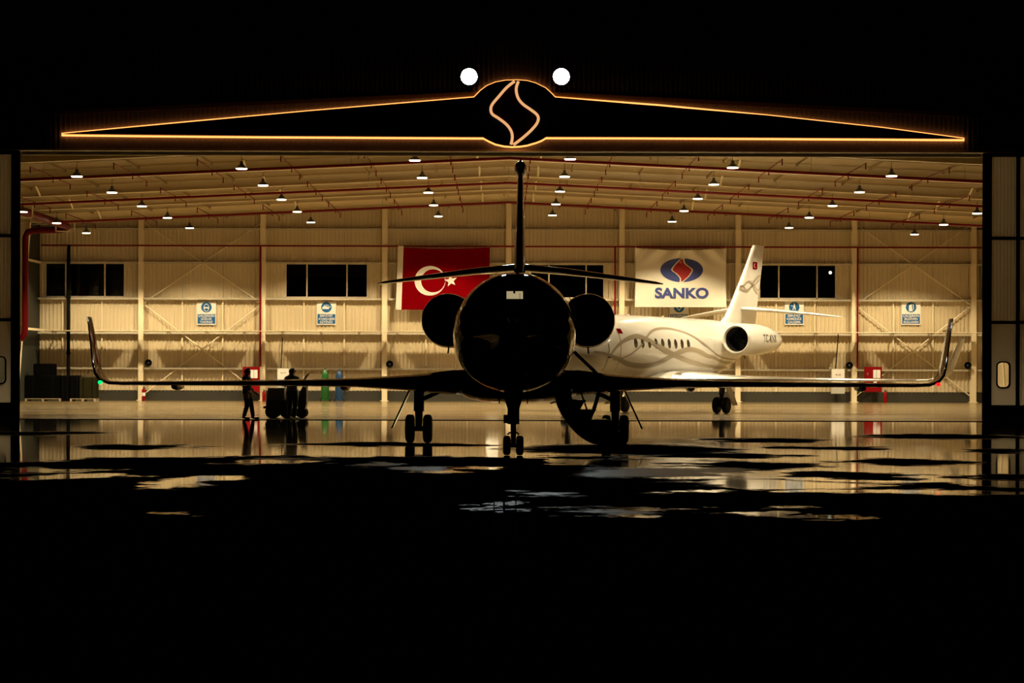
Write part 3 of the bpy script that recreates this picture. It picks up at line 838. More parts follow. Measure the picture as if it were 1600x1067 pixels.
# ------------------------------------------------------------------ safety signs
def safety_sign(px, lines, kind, label):
    ys_ = YW-.12
    q0 = P(px-15, 471, ys_); q1 = P(px+15, 507.5, ys_)
    Wd, Hd = q1[0]-q0[0], q0[2]-q1[2]
    t = thing('safety_sign', label, 'sign', (q0[0]+Wd/2, ys_, q1[2]), group='blue and white safety signs on the back wall')
    MB().box(-Wd/2, Wd/2, 0, .01, 0, Hd).build('board', M['signwhite'], t)
    MB().box(-Wd*.46, Wd*.46, -.006, -.001, Hd*.045, Hd*.46).build('text_panel', M['signblue'], t)
    cz, R = Hd*.755, Hd*.225
    MB().lathe([(-.006, R), (-.001, R)], (0,0,cz), 'Y', 28, True, True).build('round_panel', M['signblue'], t)
    lt = MB()
    n = len(lines); lh = Hd*.40/3
    for k, s_ in enumerate(lines):
        base = Hd*.46-lh*(k+1)+lh*.12
        text_mb(s_, lh*.70, min(Wd*.84, Wd*.095*len(s_)), lambda u, v: (u, -.009, base+v), .018, lt)
    lt.build('lettering', M['signwhite'], t, recalc=False)
    fn = lambda u, v: (u*R, -.009, cz+v*R)
    ic = MB()
    if kind == 'goggles':
        o_ = [(.55*math.cos(a)*1.0, -.1+.72*math.sin(a)) for a in [2*math.pi*k/24 for k in range(24)]]
        i_ = [(.45*math.cos(a), -.1+.62*math.sin(a)) for a in [2*math.pi*k/24 for k in range(24)]]
        ic.poly(o_, fn, [i_]); ic.poly([(-.55,.05),(.55,.05),(.5,-.25),(.18,-.3),(0,-.12),(-.18,-.3),(-.5,-.25)], fn)
        ic.poly([(-.3,.5),(.3,.5),(.2,.66),(-.2,.66)], fn)
    elif kind == 'boots':
        ic.poly([(-.8,-.35),(.45,-.38),(.5,-.15),(.82,.02),(.78,.2),(.6,.0),(.2,.12),(-.1,.25),(-.5,.22),(-.78,.0)], fn)
        ic.poly([(-.5,.42),(.25,.45),(.62,.15),(.55,.12),(.22,.36),(-.5,.34)], fn)
    elif kind == 'visor':
        ic.poly([(-.62,.5),(-.45,.5),(-.38,.0),(0,-.5),(.38,.0),(.45,.5),(.62,.5),(.52,-.05),(0,-.72),(-.52,-.05)], fn)
    elif kind == 'harness':
        ic.poly([(-.05,.8),(.08,.8),(.12,.35),(.3,-.5),(.15,-.55),(0,0),(-.2,-.55),(-.35,-.5),(-.12,.2),(-.6,.32),(-.6,.2),(-.1,.12)], fn)
    else:
        ic.poly([(-.42,-.78),(.32,-.78),(.2,-.1),(.12,.62),(-.02,.7),(-.08,.5),(-.3,.42),(-.42,.2)], fn)
        ic.poly([(.42,-.5),(.5,-.5),(.5,.4),(.38,.7),(.26,.7),(.36,.4)], fn)
    ic.build('pictogram', M['signwhite'], t, recalc=False)
safety_sign(322.5, ['ÇALIŞIRKEN','GÖZLÜK','TAKINIZ'], 'goggles', 'blue and white sign with goggled face in the left braced bay')
safety_sign(510, ['EMNİYET','AYAKKABISI','GİYİNİZ'], 'boots', 'blue and white safety shoe sign under the window left of the flag')
safety_sign(1061, ['ÇALIŞIRKEN','SİPERLİK','TAKINIZ'], 'visor', 'blue and white sign half hidden below the white banner')
safety_sign(1241, ['EMNİYET','KEMERSİZ','ÇALIŞMA'], 'harness', 'blue and white sign crossed by the tailplane of the pale jet')
safety_sign(1423.5, ['ÇALIŞIRKEN','ELDİVEN','KULLANIN'], 'gloves', 'blue and white glove sign in the right braced bay')

# ------------------------------------------------------------------ fire cabinets, boxes, extinguishers, cylinders
def cabinet(px0, px1, label):
    y = YW-.85
    a = P(px0, 573, y); c = P(px1, 612.5, y)
    Wd = c[0]-a[0]; z0, z1 = c[2], a[2]
    t = thing('fire_cabinet', label, 'fire cabinet', ((a[0]+c[0])/2, y, z0), group='red fire cabinets on the back wall')
    H = z1-z0
    MB().box(-Wd/2, Wd/2, 0, .3, 0, H).build('body', M['redbox'], t)
    d_ = MB().box(-Wd/2+.03, Wd/2-.03, -.02, -.001, .03, H-.03).build('door', M['redbox'], t)
    MB().box(-Wd*.02, Wd*.17, -.03, -.021, H*.55, H*.88).build('notice', M['paper'], d_)
    MB().box(Wd*.19, Wd*.40, -.03, -.021, H*.55, H*.88).build('notice', M['paper'], d_)
    MB().box(Wd*.0, Wd*.2, -.03, -.021, H*.36, H*.45).build('notice', M['paper'], d_)
    MB().box(-Wd*.38, -Wd*.32, -.05, -.021, H*.66, H*.76).build('handle', M['metal'], d_)
    return t
cabinet(379, 405, 'red fire cabinet behind the standing person')
cabinet(1351.5, 1378, 'red fire cabinet at the right end of the back wall')

def switch_box(px0, px1, py0, py1, label, stripes):
    y = YW-.7
    a = P(px0, py0, y); c = P(px1, py1, y); Wd = c[0]-a[0]; H = a[2]-c[2]
    t = thing('switch_box', label, 'switch box', ((a[0]+c[0])/2, y, c[2]), group='pale switch boxes on the back wall')
    MB().box(-Wd/2, Wd/2, 0, .22, 0, H).build('body', M['grey'], t)
    MB().box(-Wd/2+.03, Wd/2-.03, -.012, -.001, H*.42, H-.03).build('cover', M['signwhite'], t)
    for k in (-1, 0, 1): MB().box(k*.1-.02, k*.1+.02, -.03, -.013, H*.74, H*.79).build('indicator', M['red' if k else 'girt'], t)
    for k in range(3): MB().lathe([(-.06,.045),(-.013,.05)], (-.1+k*.2, 0, H*.36), 'Y', 10, True).build('socket', M['redbox'], t)
switch_box(433, 452, 575, 606, 'pale switch box behind the person at the tug', 1)
switch_box(1299, 1320, 576, 615, 'pale switch box under the wing of the pale jet', 1)

def extinguisher(px, py0, py1, label, d, striped=False):
    x, y, _ = P(px, py1, d); H = (py1-py0)*d/F
    t = thing('fire_extinguisher', label, 'extinguisher', (x, d, 0), group='red fire extinguishers by the back wall')
    r = .10
    MB().lathe([(0,r*.9),(.03,r),(H*.72,r),(H*.80,r*.75),(H*.84,r*.3),(H*.88,r*.3)], n=16, cap0=True, cap1=True).build('cylinder', M['redbox'], t, 40)
    MB().box(-.03,.03,-.1,.05,H*.88,H*.93).box(-.02,.02,-.12,.03,H*.96,H).build('valve_handle', M['black_steel'], t)
    MB().tube(smooth_path([(.02,-.03,H*.9),(.12,-.04,H*.8),(.13,-.03,H*.3)], 4), .014, 6).build('hose', M['black_steel'], t)
    MB().lathe([(H*.32,r*1.01),(H*.55,r*1.01)], n=16).build('label_band', M['paper' if striped else 'redbox'], t)
extinguisher(224.5, 604, 627, 'red extinguisher with white label at the left column', YW-.9, True)
extinguisher(412.5, 609, 627.5, 'plain red extinguisher beside the standing person', YW-1.0)
extinguisher(1383, 609, 629.5, 'red extinguisher right of the right fire cabinet', YW-1.0)

def gas_cylinder(px, m, label, py0=574.5):
    d = YW-1.3
    x = P(px, 627, d)[0]; H = CH+(HY-py0-.7)*d/F
    t = thing('gas_cylinder', label, 'gas cylinder', (x, d, 0), group='gas cylinders on trolleys at the back wall')
    r = .19
    MB().lathe([(.10,r*.9),(.13,r),(H*.78,r),(H*.86,r*.85),(H*.92,r*.5),(H*.95,r*.25)], n=20, cap0=True, cap1=True).build('bottle', m, t, 40)
    MB().lathe([(H*.95,.03),(H*.975,.05),(H,.03)], n=10, cap0=True, cap1=True).build('valve', M['darkmetal'], t)
    fr = MB()
    for s in (-1, 1): fr.tube([(s*.2,.0,.06),(s*.2,.02,.75),(s*.17,.08,1.2)], .02, 6)
    fr.tube([(-.2,-.02,.72),(0,-.19,.72),(.2,-.02,.72)], .02, 6); fr.box(-.22,.22,-.2,.15,.06,.10)
    fr.build('trolley_frame', m, t)
    for s in (-1, 1): MB().lathe([(s*.23,.03),(s*.23,.12),(s*.28,.12),(s*.28,.03)], (0,.05,.12), 'X', 14, True, True).build('wheel', M['tyre'], t)
gas_cylinder(508, M['green'], 'green gas cylinder on a small trolley at the wall')
gas_cylinder(530, M['bluecyl'], 'blue gas cylinder on a small trolley at the wall', 576)

# pallets and wrapped crates at the left
def pallet(px0, px1, d, label, depth=1.0):
    a = P(px0, 626, d)[0]; c = P(px1, 626, d)[0]; Wd = c-a
    t = thing('pallet', label, 'pallet', ((a+c)/2, d, 0), group='wooden pallets under the dark crates')
    for k in range(5): MB().box(-Wd/2, Wd/2, -depth/2+k*depth/4.6, -depth/2+k*depth/4.6+.12, .11, .14).build('deck_board', M['wood'], t)
    for k in range(3):
        x = (-Wd/2, -.05, Wd/2-.10)[k]
        for yy in (-depth/2, -.05, depth/2-.10): MB().box(x, x+.10, yy, yy+.10, .02, .11).build('block', M['wood'], t)
        MB().box(x, x+.1, -depth/2, depth/2, 0, .02).build('runner', M['wood'], t)
    return ((a+c)/2, Wd)
def crate(px0, px1, py0, d, z0, label, m, depth=.9, straps=2):
    a = P(px0, py0, d); c = P(px1, py0, d); Wd = c[0]-a[0]; H = a[2]-z0
    t = thing('wrapped_crate', label, 'crate', ((a[0]+c[0])/2, d, z0), group='dark crates stacked at the left')
    n_ = MB(); bv = .05
    n_.loft([[(-Wd/2+e, -depth/2+e, z),(Wd/2-e, -depth/2+e, z),(Wd/2-e, depth/2-e, z),(-Wd/2+e, depth/2-e, z)] for z, e in ((0,bv*.4),(bv,0),(H-bv,0),(H,bv))])
    n_.build('crate_body', m, t)
    for k in range(straps):
        x = Wd*(-.28+.56*k/max(1, straps-1))
        s_ = MB(); s_.box(x-.02, x+.02, -depth/2-.006, -depth/2, 0, H); s_.box(x-.02, x+.02, -depth/2, depth/2, H, H+.006); s_.build('strap', M['black_steel'], t)
    MB().box(-Wd*.1, Wd*.15, -depth/2-.008, -depth/2, H*.5, H*.5+.01).build('seam', M['olive'], t)
pallet(42, 98, 118.2, 'long wooden pallet under the widest dark crate')
pallet(112, 152, 118.2, 'wooden pallet under the olive crate')
crate(42, 96.5, 586, 118.2, .147, 'widest black wrapped crate on the long pallet', M['wrap'])
crate(55, 86, 568, 118.2, P(36,586,118.2)[2]+.006, 'small black crate on top of the stack', M['wrap'])
crate(98, 110.5, 586.5, 118.2, 0, 'tall black crate between the two pallets', M['wrap'])
crate(127, 152, 588.5, 118.2, .147, 'olive brown crate at the right end of the stack', M['olive'])

crate(112, 126, 586.5, 118.2, .147, 'tall black crate on the short pallet beside the olive crate', M['wrap'])

# yard lamp seen through a window
lx, ly, lz = P(1297, 426, 150)
t = thing('yard_lamp', 'distant yard lamp glowing through the right window', 'lamp', (lx, ly, 0))
MB().tube([(0,0,0),(0,0,lz-.1)], .06, 8).build('post', M['black_steel'], t)
MB().ell((0,-.1,lz), (.11,.11,.11), 12, 8).build('globe', M['lampout'], t, 60)

# ------------------------------------------------------------------ aircraft
AX = 10.1   # distance of the main gear behind the nose
FA = [0,.12,.3,.8,1.6,2.4,3.1,3.8,4.4,5.2,6,10.3,12,13.5,15,17,19.2]
FT = [2.2,2.32,2.39,2.52,2.67,2.80,2.95,3.30,3.50,3.64,3.67,3.67,3.67,3.66,3.60,3.48,3.32]
FB = [2.2,2.09,2.01,1.87,1.64,1.41,1.24,1.195,1.19,1.18,1.18,1.18,1.18,1.30,1.65,2.30,3.02]
FWd = [.0,.13,.21,.35,.59,.86,1.095,1.20,1.235,1.245,1.25,1.25,1.06,.92,.76,.48,.13]
NOSE, DZ = 0.0, 0.0     # the pale jet carries a longer forward cabin and sits a little higher
def fus_dims(a):
    if NOSE:
        a = a+NOSE if a < 5.2-NOSE else (5.2+(a-5.2+NOSE)*1.8/(1.8+NOSE) if a < 7.0 else a)
    w_, t_, b_ = _dims(a)
    return w_, t_+DZ, b_+DZ
def _dims(a):
    return hermite(FA, FWd, a), hermite(FA, FT, a), hermite(FA, FB, a)
def fus(a, th, off=0.0):
    w_, zt, zb = fus_dims(a); zc = (zt+zb)/2; h = (zt-zb)/2
    return ((w_+off)*math.cos(th), a-AX, zc+(h+off)*math.sin(th))
def side_x(a, z):
    w_, zt, zb = fus_dims(a); zc = (zt+zb)/2; h = (zt-zb)/2
    return w_*math.sqrt(max(0, 1-((z-zc)/h)**2))

def airfoil(n=10):
    """closed outline: (chord fraction, half thickness sign)"""
    up = []
    for i in range(n+1):
        x = .5*(1-math.cos(math.pi*i/n))
        y = 10*(.2969*math.sqrt(x)-.126*x-.3516*x*x+.2843*x**3-.1036*x**4)
        up.append((x, y))
    lo = [(x, -y) for x, y in up[1:-1]][::-1]
    return up + lo
AF = airfoil()
def section(le, te, thick, cx, cz, kind):
    """kind 'h': wing like at lateral cx, height cz; 'v': fin like at height cz"""
    c = te-le; out = []
    for x, y in AF:
        if kind == 'h': out.append((cx, le+c*x-AX, cz+y*thick))
        else: out.append((cx+y*thick, le+c*x-AX, cz))
    return out

def make_jet(name, label, loc, rotz, dark):
    global NOSE, DZ
    NOSE, DZ = (0.0, 0.0) if dark else (1.2, .11)
    root = thing(name, label, 'jet', loc, rotz)
    paint = M['jetblack'] if dark else M['jetwhite']
    lead = M['jetblack'] if dark else M['metal']
    NT = 72
    st_ = sorted(set([0.0,.04,.12,.22,.35,.5,.7,.9,1.2,1.5,1.8,2.1,2.4,2.7,2.95,3.15,3.35,3.55,3.75,4.0,4.3,4.6,5.0,5.5,6,7,8,9,10,11,12,12.5,13,13.5,14,14.5,15,15.5,16,17,18,18.8,19.2]))
    ths = [math.pi/2 + 2*math.pi*j/NT for j in range(NT)]     # j=0 at the crown
    # windscreen panes as angular ranges from the crown (in 5 degree steps), between two stations
    panes = [(-3,3,3.15,3.75), (4,9,3.15,3.75), (-9,-4,3.15,3.75), (10,13,3.35,4.0), (-13,-10,3.35,4.0)] if dark else []
    def in_pane(i, j):
        jj = j if j < NT/2 else j-NT
        for k, (j0, j1, a0, a1) in enumerate(panes):
            if j0 <= jj < j1 and a0-1e-6 <= st_[i] and st_[i+1] <= a1+1e-6: return k
        return None
    if NOSE: st_ = [a-NOSE if a < 5.3 else a for a in st_]
    v = [fus(a, th) for a in st_ for th in ths]
    body = []; pf = [[] for _ in panes]
    for i in range(len(st_)-1):
        for j in range(NT):
            q = (i*NT+j, i*NT+(j+1) % NT, (i+1)*NT+(j+1) % NT, (i+1)*NT+j)
            k = in_pane(i, j)
            (body if k is None else pf[k]).append(q)
    body.append(tuple(range((len(st_)-1)*NT, len(st_)*NT)))
    fo = MB().add(v, body).build('fuselage', paint, root, 50, recalc=not dark)
    if dark:
        bm = bmesh.new(); bm.from_mesh(fo.data); bmesh.ops.remove_doubles(bm, verts=bm.verts, dist=1e-5); bmesh.ops.recalc_face_normals(bm, faces=bm.faces); bm.to_mesh(fo.data); bm.free()
        for p in fo.data.polygons: p.use_smooth = True
    for fs in pf:
        used = sorted(set(i for q in fs for i in q)); mp_ = {u: k for k, u in enumerate(used)}
        MB().add([v[u] for u in used], [tuple(mp_[i] for i in q) for q in fs]).build('windscreen_pane', M['cockpit_glass'], root, 50)
    if dark:   # cockpit: bulkhead with a glowing partition for the lit cabin behind its doorway
        bk = []
        for th in ths: p_ = fus(4.6, th, -.03); bk.append((p_[0], p_[2]))
        dz0, dz1, dw = 2.2, 3.235, .165
        MB().poly(bk, lambda u, z: (u, 4.6-AX, z), [[(-dw,dz0),(dw,dz0),(dw,dz1),(-dw,dz1)]]).build('bulkhead', M['duct'], root, recalc=False)
        cb = MB(); cb.add([(-dw-.15,5.6-AX,dz0),(dw+.15,5.6-AX,dz0),(dw+.15,5.6-AX,dz1+.1),(-dw-.15,5.6-AX,dz1+.1)], [(0,1,2,3)])
        cb.build('cabin_partition', M['cabin'], root, recalc=False)
        MB().box(.09, .10, 5.55-AX, 5.58-AX, dz0, dz1).build('partition_edge', M['duct'], root)
        MB().box(-.55, .55, 3.2-AX, 3.75-AX, 2.80, 3.035).build('glareshield', M['duct'], root)
        MB().box(-.02, .02, 3.68-AX, 3.72-AX, 3.16, 3.24).build('compass', M['duct'], root)
    else:
        b = MB(); g_ = [[fus(a, math.radians(d_), .006) for d_ in range(40, 141, 5)] for a in (3.15-NOSE,3.35-NOSE,3.55-NOSE,3.75-NOSE)]
        b.loft(g_, False, False, closed=False); b.build('windscreen', M['winglass'], root, 50, recalc=False)
    # cabin windows
    for s in (-1, 1):
        for k in range(9):
            a0 = 4.59+.569*k; z0 = 2.70; pts_ = []
            for q in range(16):
                A = 2*math.pi*q/16; a = a0+.135*math.cos(A); z = z0+.19*math.sin(A)
                pts_.append((s*(side_x(a, z)+.006), a-AX, z))
            MB().add([(s*(side_x(a0, z0)+.010), a0-AX, z0)] + pts_, [(0, 1+q, 1+(q+1) % 16) for q in range(16)]).build('cabin_window', M['winglass'], root, recalc=False)
    # belly fairing
    b = MB(); rings = []
    for a, w_, zb, zt in ((6.6,.5,1.16,1.3),(7.0,1.0,1.04,1.5),(7.6,1.24,.97,1.66),(8.6,1.31,.93,1.7),(11,1.31,.93,1.7),(12.2,1.22,1.0,1.66),(13.2,.9,1.16,1.6),(14,.4,1.4,1.55)):
        rings.append([(w_*math.copysign(abs(math.cos(A))**.7, math.cos(A)), a-AX, (zb+zt)/2+(zt-zb)/2*math.copysign(abs(math.sin(A))**.8, math.sin(A))) for A in [2*math.pi*j/28 for j in range(28)]])
    b.loft(rings); b.build('belly_fairing', paint, root, 50)
    # wings and winglets
    for s in (-1, 1):
        secs = [(.9,7.2,12.0,.30,1.37),(1.3,7.5,11.95,.28,1.375),(2.2,8.05,11.98,.185,1.365),(3.6,8.9,12.1,.10,1.36),(5.5,9.95,12.55,.072,1.345),(7.0,10.85,13.0,.06,1.33),(9.4,12.2,13.75,.048,1.315)]
        MB().loft([section(le, te, th, s*x, z, 'h') for x, le, te, th, z in secs]).build('wing', paint, root, 40)
        # polished leading edge
        b = MB(); rings = []
        for x, le, te, th, z in secs[1:]:
            c = te-le; rings.append([(s*x, le+c*x_-AX-.006, z+y_*th*1.03) for x_, y_ in AF if x_ < .07])
        # order along the outline: lower side first then upper
        rr_ = []
        for x, le, te, th, z in secs[1:]:
            c = te-le
            pts_ = [(x_, y_) for x_, y_ in AF[:4]]
            seq = [(x_, -y_) for x_, y_ in pts_[:0:-1]] + pts_
            rr_.append([(s*x, le+c*x_-AX-.008, z+y_*th*1.04) for x_, y_ in seq])
        MB().loft(rr_, False, False, closed=False).build('leading_edge', lead, root, 40)
        wl_ = []
        for x, z, le, te, th, nx_, nz_ in ((9.4,1.315,12.2,13.75,.048,0,1),(9.75,1.325,12.45,13.85,.045,-.15,1),(10.0,1.40,12.7,13.95,.042,-.45,.9),(10.16,1.55,12.95,14.05,.04,-.8,.6),(10.26,1.80,13.2,14.2,.036,-.95,.3),(10.36,2.2,13.5,14.35,.03,-.98,.2),(10.47,2.65,13.8,14.5,.024,-.98,.18),(10.55,2.93,14.0,14.6,.02,-.98,.18)):
            c = te-le; L_ = math.hypot(nx_, nz_)
            wl_.append([(s*(x+y_*th*nx_/L_), le+c*x_-AX, z+y_*th*nz_/L_) for x_, y_ in AF])
        MB().loft(wl_).build('winglet', paint, root, 45)
        nv = MB().ell((s*9.95, 12.62-AX, 1.335), (.05,.06,.045), 12, 8).build('position_light', M['navgreen' if s < 0 else 'navred'] if dark else M['winglass'], root, 60)
        for xf in (4.0, 8.1):   # flap track fairings
            te = hermite([q[0] for q in secs], [q[2] for q in secs], xf)
            MB().ell((s*xf, te-.7-AX, 1.25), (.11,.75,.10), 12, 8).build('flap_fairing', paint, root, 60)
        # engine
        ex, ez, e0 = s*1.66, 2.83+DZ, (12.2 if dark else 12.7)
        MB().lathe([(e0+.02,.60),(e0+.25,.635),(e0+.8,.655),(e0+1.8,.65),(e0+2.5,.61),(e0+3.2,.51),(e0+3.75,.39),(e0+3.95,.33),(e0+3.95,.29),(e0+3.3,.29)], (ex,-AX,ez), 'Y', 36).build('nacelle', paint, root, 50)
        MB().lathe([(e0+.12,.50),(e0+.03,.515),(e0-.02,.55),(e0,.59),(e0+.06,.615)], (ex,-AX,ez), 'Y', 36).build('inlet_lip', M['jetblack'] if dark else M['lip'], root, 60)
        MB().lathe([(e0+.12,.50),(e0+.5,.48),(e0+.95,.50)], (ex,-AX,ez), 'Y', 36).build('inlet_duct', M['duct'], root, 60)
        fb = MB()
        for k in range(18):
            A = 2*math.pi*k/18; ca, sa = math.cos(A), math.sin(A); cb_, sb = math.cos(A+.28), math.sin(A+.28)
            fb.add([(ex+.13*ca, e0+.78-AX, ez+.13*sa),(ex+.495*ca, e0+.80-AX, ez+.495*sa),(ex+.495*cb_, e0+.90-AX, ez+.495*sb),(ex+.13*cb_, e0+.88-AX, ez+.13*sb)], [(0,1,2,3)])
        fo_ = fb.build('fan', M['fan'], root, recalc=False); fo_['kind'] = 'stuff'
        MB().lathe([(e0+.95,.50),(e0+.95,.01)], (ex,-AX,ez), 'Y', 24, cap1=True).build('fan_back', M['duct'], root)
        MB().lathe([(e0+.55,.015),(e0+.68,.09),(e0+.84,.145)], (ex,-AX,ez), 'Y', 20, cap0=True).build('spinner', M['duct'], root, 60)
        MB().tube([(ex, e0+.8-AX, ez-.6), (ex+s*.02, e0+.85-AX, ez-.78)], .02, 6).build('drain_mast', M['black_steel'], root)
        MB().loft([[(x, le+(te-le)*x_-AX, z+y_*.11) for x_, y_ in AF] for x, z, le, te in ((s*.6,2.78+DZ,13.3,16.4),(s*1.08,2.82+DZ,13.5,15.9))]).build('pylon', paint, root, 40)
        # tailplane
        MB().loft([section(le, te, th, s*x, z, 'h') for x, le, te, th, z in ((.05,16.5,18.9,.10,4.30),(1.2,17.15,19.15,.085,4.22),(2.6,17.95,19.45,.06,4.08),(3.6,18.5,19.6,.035,3.97),(3.78,18.75,19.62,.015,3.95))]).build('tailplane', paint, root, 40)
        # main gear
        g = bpy.data.objects.new('main_gear', None); COL.objects.link(g); g.parent = root; g.location = (s*2.22, 0, 0)
        MB().tube([(0,.1,1.3),(0,.02,.72),(0,0,.72),(0,0,.30)], [.12,.12,.09,.075], 12).build('strut', M['darkmetal'], g, 40)
        MB().tube([(-.26,0,.32),(.26,0,.32)], .06, 10).build('axle', M['darkmetal'], g, 40)
        for dx in (-.2, .2):
            MB().lathe([(dx-.09,.15),(dx-.10,.25),(dx-.075,.305),(dx-.03,.32),(dx+.03,.32),(dx+.075,.305),(dx+.10,.25),(dx+.09,.15)], (0,0,.32), 'X', 28, True, True).build('wheel', M['tyre'], g, 40)
        MB().tube([(0,.12,.95),(-s*.55,.1,1.2)], .05, 8).build('side_brace', M['darkmetal'], g)
        MB().tube([(0,-.08,.75),(0,-.2,.55),(0,-.08,.36)], .03, 6).build('torque_link', M['darkmetal'], g)
        d0 = Vector((s*.20,-.25,1.20)); d1 = Vector((s*.60,-.25,.33)); nrm = Vector((s*.9,0,.42)).normalized()*.018
        ln = Vector((0,.55,0))
        MB().loft([[tuple(q+nrm), tuple(q-nrm), tuple(q-nrm+ln*k), tuple(q+nrm+ln*k)] for q, k in ((d0,1),(d1,.75))]).build('gear_door', paint, g)
    # fin
    MB().loft([section(le, te, th, 0, z, 'v') for z, le, te, th in ((3.30,13.7,18.4,.16),(3.60,14.6,18.45,.155),(3.9,15.25,18.5,.15),(4.4,15.8,18.62,.15),(5.2,16.55,18.85,.125),(6.2,17.45,19.15,.09),(6.95,18.08,19.36,.07),(7.05,18.2,19.38,.05))]).build('fin', paint, root, 40)
    if dark:
        b = MB(); b.ell((0, 18.75-AX, 6.95), (.175,.8,.235), 18, 12); b.build('fin_fairing', paint, root, 60)
        MB().ell((0, 18.5-AX, 7.19), (.03,.06,.03), 8, 6).build('fin_beacon', M['metal'], root)
    MB().lathe([(18.7,.17),(19.4,.12),(19.9,.05)], (0,-AX,3.22), 'Y', 14, cap1=True).build('tail_cone', paint, root, 60)
    # nose gear
    g = bpy.data.objects.new('nose_gear', None); COL.objects.link(g); g.parent = root; g.location = (0, 2.7-NOSE-AX, 0)
    MB().tube([(0,.05,1.35),(0,0,.60),(0,0,.60),(0,0,.2)], [.10,.09,.055,.05], 12).build('strut', M['darkmetal'], g, 40)
    MB().tube([(-.14,0,.19),(.14,0,.19)], .045, 10).build('axle', M['darkmetal'], g)
    for dx in (-.125, .125):
        MB().lathe([(dx-.06,.08),(dx-.072,.14),(dx-.05,.182),(dx,.19),(dx+.05,.182),(dx+.072,.14),(dx+.06,.08)], (0,0,.19), 'X', 26, True, True).build('wheel', M['tyre'], g, 40)
    b = MB(); b.prism([(-.185,1.30),(.185,1.30),(.17,1.08),(.115,.90),(.115,.60),(-.115,.60),(-.115,.90),(-.155,1.02)], lambda u, z: (u,.05,z), lambda u, z: (u,.16,z)); b.build('gear_bay_door', paint, g)
    MB().box(-.19,-.09,-.06,.06,.62,.78).build('taxi_light', M['darkmetal'], g)
    MB().tube([(-.11,-.06,.40),(-.07,-.06,.44),(0,-.06,.42),(.07,-.06,.44),(.11,-.06,.40)], .02, 6).build('tow_fitting', M['darkmetal'], g)
    for s in (-1, 1):
        MB().box(s*.27-.012, s*.27+.012, -.25, .25, 1.0, 1.32).build('door_leaf', paint, g)
        MB().tube([(s*(side_x(2.5,2.15)-.02), 2.5-AX, 2.15), (s*(side_x(2.5,2.15)+.10), 2.5-AX, 2.13), (s*(side_x(2.5,2.15)+.11), 2.32-AX, 2.13)], .014, 6).build('pitot_probe', M['black_steel'], root)
    for a, z in ((6.2, 0), (9.2, 0)):
        b = MB(); b.loft([[(-.012, a-AX, 3.66),(.012, a-AX, 3.66),(.012, a+.3-AX, 3.66),(-.012, a+.3-AX, 3.66)], [(-.006, a+.16-AX, 3.83),(.006, a+.16-AX, 3.83),(.006, a+.3-AX, 3.83),(-.006, a+.3-AX, 3.83)]]); b.build('blade_antenna', paint, root)
    return root

jet_d = make_jet('business_jet', 'black business jet facing the camera in the hangar doorway', (.303, 50.65, 0), -.0153, True)
WJ_ROT = -math.radians(30)
WJ_LOC = (6.6, 88.7, 0)
jet_w = make_jet('business_jet', 'white business jet with taupe ribbons parked inside the hangar', WJ_LOC, WJ_ROT, False)

# ---- airstair of the dark jet (forward left side)
st_root = bpy.data.objects.new('airstair', None); COL.objects.link(st_root); st_root.parent = jet_d
y0, y1 = 4.35-AX, 5.15-AX
outer = [tuple(p) for p in smooth_path([(.82,1.36),(.82,1.07),(.92,.80),(1.12,.51),(1.30,.33),(1.51,.20),(1.72,.15),(2.15,.14)], 5)]
inner = [(2.15,.40),(2.02,.42),(1.98,.62),(1.84,.65),(1.55,.66),(1.62,.84),(1.32,.865),(1.42,1.04),(1.16,1.06),(1.12,1.36)]
for ya in (y0, y1-.05):
    MB().prism(outer+inner, lambda u, z, q=ya: (u, q, z), lambda u, z, q=ya: (u, q+.05, z)).build('stringer', M['jetblack'], st_root)
b = MB(); b.loft([[(p[0], y0, p[1]), (p[0], y1, p[1]), (p[0]+.025, y1, p[1]+.03), (p[0]+.025, y0, p[1]+.03)] for p in outer]); b.build('door_skin', M['jetblack'], st_root, 40)
for xa, xb, z in ((1.10,1.44,1.05),(1.30,1.64,.86),(1.52,1.86,.66),(1.76,2.12,.43)):
    MB().box(xa, xb, y0, y1, z-.025, z).build('tread', M['jetblack'], st_root)
    MB().add([(xb,y0,z),(xb,y1,z),(xb-.08,y1,z-.16),(xb-.08,y0,z-.16)], [(0,1,2,3)]).build('riser', M['jetblack'], st_root)
for ya in (y0+.02, y1-.02):
    MB().tube([(1.20,ya,2.02),(1.64,ya,1.60),(1.72,ya,1.25),(1.60,ya,.84)], .028, 8).build('handrail', M['black_steel'], st_root)
    MB().tube([(1.30,ya,1.32),(1.46,ya,.86)], .012, 6).build('rail_post', M['black_steel'], st_root)
MB().tube([(.72,y0-.05,.98),(.98,y0-.05,1.06)], .016, 6).build('door_latch', M['black_steel'], st_root)
# doorway shade painted as a dark sheet on the fuselage side
b = MB(); g_ = [[fus(a, math.radians(d_), .004) for d_ in range(-45, 50, 8)] for a in (4.35,4.75,5.15)]
b.loft(g_, False, False, closed=False); b.build('door_shade', M['duct'], jet_d, recalc=False)

